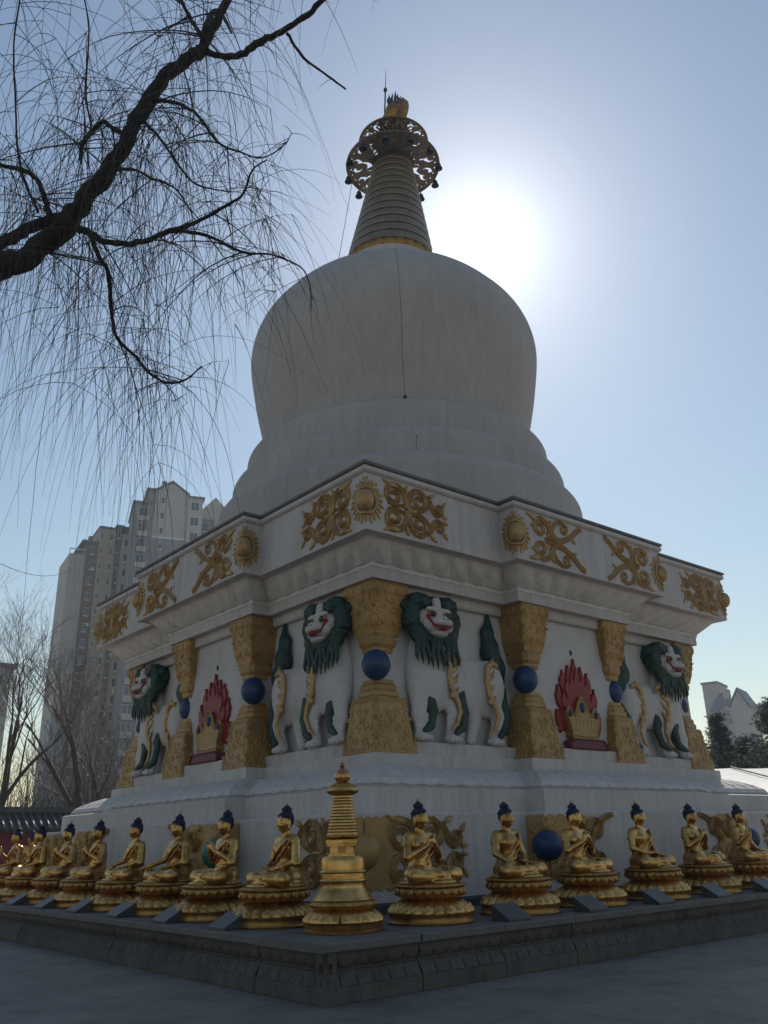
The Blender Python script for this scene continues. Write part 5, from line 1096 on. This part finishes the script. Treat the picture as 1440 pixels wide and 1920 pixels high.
# ================================================================ willow overhead
WILLOW = {
    'main': [(-14.477, -10.162, 6.376, 0.1872), (-14.185, -10.384, 6.465, 0.1749), (-13.983, -10.606, 6.555, 0.1576), (-13.787, -10.843, 6.65, 0.1558), (-13.605, -11.202, 6.885, 0.1342), (-13.491, -11.465, 7.155, 0.1143), (-13.413, -11.654, 7.335, 0.1044), (-13.376, -11.87, 7.541, 0.0944), (-13.311, -12.012, 7.797, 0.0905), (-13.227, -12.171, 8.048, 0.0814), (-13.117, -12.353, 8.162, 0.0814), (-13.01, -12.415, 8.306, 0.072)],
    'up': [(-13.01, -12.415, 8.306, 0.0669), (-12.967, -12.512, 8.498, 0.0624), (-12.924, -12.633, 8.7, 0.0526), (-12.907, -12.776, 8.921, 0.0478), (-12.91, -13.032, 9.333, 0.038)],
    'right': [(-13.01, -12.415, 8.306, 0.0514), (-12.892, -12.523, 8.214, 0.0407), (-12.769, -12.691, 8.163, 0.0402), (-12.697, -12.914, 8.169, 0.0447), (-12.632, -13.088, 8.136, 0.0344), (-12.562, -13.313, 8.131, 0.0291), (-12.514, -13.559, 8.144, 0.0264), (-12.508, -13.848, 8.192, 0.0213), (-12.5, -14.189, 8.256, 0.014)],
    'left': [(-14.255, -10.113, 6.803, 0.086), (-13.974, -10.398, 6.959, 0.0797), (-13.835, -10.712, 6.999, 0.078), (-13.69, -11.002, 6.992, 0.0712), (-13.583, -11.174, 7.005, 0.0603)],
    'leftup': [(-13.725, -10.992, 6.992, 0.0458), (-13.782, -10.995, 7.174, 0.036), (-13.887, -10.995, 7.362, 0.0312), (-14.015, -10.912, 7.455, 0.0263), (-14.166, -10.793, 7.507, 0.0213), (-14.381, -10.69, 7.584, 0.0161)],
    'leftvert': [(-13.809, -10.84, 7.154, 0.026), (-13.987, -10.967, 7.356, 0.0234), (-14.091, -11.028, 7.605, 0.021), (-14.219, -11.178, 7.941, 0.0186), (-14.33, -11.405, 8.327, 0.0161), (-14.416, -11.623, 8.672, 0.0136), (-14.482, -11.802, 8.962, 0.011)],
    'lowright': [(-13.585, -11.183, 6.854, 0.0547), (-13.482, -11.369, 6.72, 0.0437), (-13.371, -11.541, 6.56, 0.0379), (-13.196, -11.796, 6.467, 0.03), (-13.013, -12.055, 6.523, 0.0274), (-12.893, -12.259, 6.534, 0.0225), (-12.757, -12.53, 6.596, 0.0178), (-12.665, -12.664, 6.682, 0.0133), (-12.704, -12.876, 6.759, 0.0088), (-12.636, -12.985, 6.823, 0.0066)],
    'lowright2': [(-13.013, -12.055, 6.523, 0.0228), (-12.772, -12.258, 6.467, 0.018), (-12.503, -12.414, 6.322, 0.0133), (-12.32, -12.611, 6.259, 0.0097), (-12.105, -12.763, 6.109, 0.0065), (-11.971, -12.691, 5.924, 0.0043)],
    'hang': [(-13.455, -11.366, 6.706, 0.034), (-13.365, -11.374, 6.512, 0.0264), (-13.265, -11.4, 6.331, 0.0237), (-13.156, -11.255, 6.076, 0.0213), (-13.081, -11.249, 5.84, 0.0211), (-12.871, -11.244, 5.706, 0.0187), (-12.768, -11.314, 5.551, 0.0162), (-12.606, -11.351, 5.497, 0.0139), (-12.512, -11.517, 5.491, 0.01), (-12.433, -11.625, 5.6, 0.0068)],
    'twigr': [(-12.587, -13.171, 8.11, 0.0195), (-12.409, -13.165, 7.958, 0.0146), (-12.177, -13.207, 7.871, 0.0121), (-12.002, -13.24, 7.8, 0.0097)],
    'upl': [(-13.012, -12.482, 8.36, 0.0309), (-13.047, -12.486, 8.376, 0.0257), (-13.116, -12.45, 8.503, 0.0208), (-13.264, -12.458, 8.686, 0.0184), (-13.394, -12.494, 8.879, 0.0159)],
    'midr': [(-13.262, -12.065, 7.829, 0.0251), (-13.15, -12.274, 7.696, 0.0196), (-12.987, -12.372, 7.58, 0.0155), (-12.78, -12.399, 7.371, 0.0134), (-12.631, -12.52, 7.266, 0.0104), (-12.458, -12.595, 7.245, 0.0085), (-12.378, -12.813, 7.252, 0.0066), (-12.356, -12.92, 7.332, 0.0047)],
    'midl': [(-13.41, -11.837, 7.521, 0.0398), (-13.504, -11.748, 7.608, 0.0251), (-13.567, -11.675, 7.701, 0.0229), (-13.62, -11.474, 7.659, 0.0257), (-13.619, -11.331, 7.658, 0.026), (-13.597, -11.248, 7.562, 0.0208)],
    'midl2': [(-13.619, -11.331, 7.658, 0.0208), (-13.622, -11.448, 7.78, 0.0182), (-13.7, -11.57, 8.065, 0.0158), (-13.864, -11.818, 8.468, 0.0133), (-13.975, -11.965, 8.747, 0.0107)],
    'mid3': [(-13.35, -11.982, 7.641, 0.0224), (-13.193, -12.095, 7.404, 0.0146), (-12.949, -12.165, 7.076, 0.0114), (-12.801, -12.185, 7.026, 0.0095), (-12.624, -12.348, 6.949, 0.0066)],
    'mid4': [(-13.435, -11.599, 7.284, 0.0248), (-13.202, -11.555, 7.451, 0.0153), (-12.975, -11.449, 7.55, 0.013), (-12.719, -11.434, 7.573, 0.0105), (-12.48, -11.317, 7.487, 0.008)]}
wl = empty('willow_tree', (-16.9, -9.3, 0)); tag(wl, 'old leafless weeping willow reaching over from the left with hanging twigs', 'tree')
inv = Vector((16.9, 9.3, 0))
for k_ in ('leftvert', 'midl2'): WILLOW[k_] = [(x + 0.03 * math.sin(z * 9), y + 0.03 * math.cos(z * 7), z, r * 0.6) for x, y, z, r in WILLOW[k_]]
def wpts(L): return [(x + inv.x, y + inv.y, z) for x, y, z, r in L], [r * (0.70 if r > 0.03 else 0.85) for *_, r in L]
tp = [(-16.9, -9.3, -0.1, 0.46), (-16.85, -9.35, 1.2, 0.38), (-16.6, -9.3, 3.0, 0.33), (-16.1, -9.4, 4.6, 0.29), (-15.3, -9.75, 5.8, 0.24), (-14.477, -10.162, 6.376, 0.187)]
a, b = wpts(tp); a = smooth_line(a, 4); MB().tube(a, np.interp(np.linspace(0, 1, len(a)), np.linspace(0, 1, len(b)), b), 14).build('trunk', M['bark'], wl, True)
# upper limbs above the frame carry more of the hanging twigs
WILLOW['over1'] = [(-13.01, -12.415, 8.306, 0.06), (-12.9, -12.3, 8.9, 0.045), (-12.6, -11.9, 9.6, 0.03), (-12.2, -11.4, 10.1, 0.015)]
rr = random.Random(19); starts = []
for k, L in WILLOW.items():
    pts, rs = wpts(L); sm = smooth_line(pts, 5); R_ = np.interp(np.linspace(0, 1, len(sm)), np.linspace(0, 1, len(rs)), rs)
    if len(sm) > 6:                                           # knots and slight crookedness of the bark
        sm = [Vector(p) + Vector((rr.gauss(0, 1), rr.gauss(0, 1), rr.gauss(0, 1))) * min(0.022, 0.16 * q) for p, q in zip(sm, R_)]; R_ = [q * rr.uniform(0.92, 1.12) for q in R_]
    MB().tube(sm, R_, 10 if rs[0] > 0.05 else 6).build('limb', M['bark'], wl, True)
    for p, q in zip(sm, R_): starts.append((Vector(p), q, k))
def strand(mb, p, d, L, r, grav, curl):
    n = max(5, int(L / 0.16)); st = L / n; pts = [p]; d = d.normalized()
    c = Vector((rr.uniform(-1, 1), rr.uniform(-1, 1), 0)) * curl
    for k in range(n):
        d = (d + Vector((0, 0, -grav)) + c * 0.06 + Vector((rr.gauss(0, 0.035), rr.gauss(0, 0.035), rr.gauss(0, 0.02)))).normalized()
        p = p + d * st; pts.append(p)
    m_ = len(pts); mb.tube(pts, [r * (1 - 0.75 * k / (m_ - 1)) for k in range(m_)], 3, False); return pts
fine = MB(); sec = MB()
wts = [0.25 + (1.0 if q < 0.05 else 0.35) for _, q, _ in starts]
drop = {'right': 0.35, 'twigr': 0.15, 'over1': 0.2, 'lowright2': 1.0, 'lowright': 1.3, 'hang': 1.1, 'main': 1.0}
wts = [w_ * drop.get(k, 1.0) for w_, (_, _, k) in zip(wts, starts)]
right_h = Vector((cR.x, cR.y, 0)).normalized(); fwd_h = Vector((cF.x, cF.y, 0)).normalized()
def px_limit(p):                                              # crown edge: the willow's reach to the right
    v = Vector((p[0] - inv.x, p[1] - inv.y, p[2])) - CAM; return v.dot(cR) / v.dot(cF)
for k in range(150):                                          # secondary branches: out and up a little, then drooping, with whips of their own
    p, q, nm = rr.choices(starts, wts)[0]
    d = right_h * rr.gauss(0.10, 0.5) + fwd_h * rr.gauss(0, 0.5) + Vector((0, 0, rr.uniform(-0.3, 0.6)))
    if px_limit(p) > -0.24: d = d - right_h * 0.5
    pts = strand(sec, p, d, rr.uniform(0.4, 1.3), min(q * 0.6, rr.uniform(0.004, 0.010)), rr.uniform(0.08, 0.2), 0.5)
    for s in range(rr.randint(4, 8)):
        b = pts[rr.randint(2, len(pts) - 1)]; d2 = right_h * rr.gauss(0.0, 0.35) + fwd_h * rr.gauss(0, 0.4) + Vector((0, 0, rr.uniform(-0.7, 0.2)))
        far = px_limit(b) > -0.22
        strand(fine, b, d2, rr.choice([0.7, 1.1, 1.6, 2.2, 2.8]) * rr.uniform(0.7, 1.15) * (0.40 if far else 1.0), rr.uniform(0.0024, 0.0038), rr.uniform(0.16, 0.36), 0.5)
for k in range(380):                                          # single whips straight from the limbs
    p, q, nm = rr.choices(starts, wts)[0]
    d = right_h * rr.gauss(0.05, 0.45) + fwd_h * rr.gauss(0, 0.45) + Vector((0, 0, rr.uniform(-0.8, 0.45)))
    L = rr.choice([0.4, 0.8, 1.3, 1.8, 2.4, 2.9]) * rr.uniform(0.7, 1.15)
    if px_limit(p) > -0.22: L *= 0.42
    if px_limit(p) > -0.12: L *= 0.5
    strand(fine, p, d, L, rr.uniform(0.0024, 0.004), rr.uniform(0.14, 0.34), 0.6)
tag(sec.build('branches', M['twig'], wl), kind='stuff'); tag(fine.build('hanging_twigs', M['twig'], wl), kind='stuff')
for o in wl.children: o.matrix_parent_inverse = Matrix.Identity(4)

# ================================================================ winter haze
hm_ = bpy.data.materials.new('haze_air'); hm_.use_nodes = True; t_ = hm_.node_tree; t_.nodes.clear()
vo = t_.nodes.new('ShaderNodeVolumePrincipled'); vo.inputs['Color'].default_value = (0.80, 0.88, 1.0, 1); vo.inputs['Density'].default_value = 0.0007; vo.inputs['Anisotropy'].default_value = 0.1
ho = t_.nodes.new('ShaderNodeOutputMaterial'); t_.links.new(vo.outputs[0], ho.inputs['Volume'])
hz = MB().box((-260, -260, -1.2), (260, 260, 72)).build('haze', hm_); tag(hz, 'thin bluish winter haze filling the air', 'haze', kind='stuff')
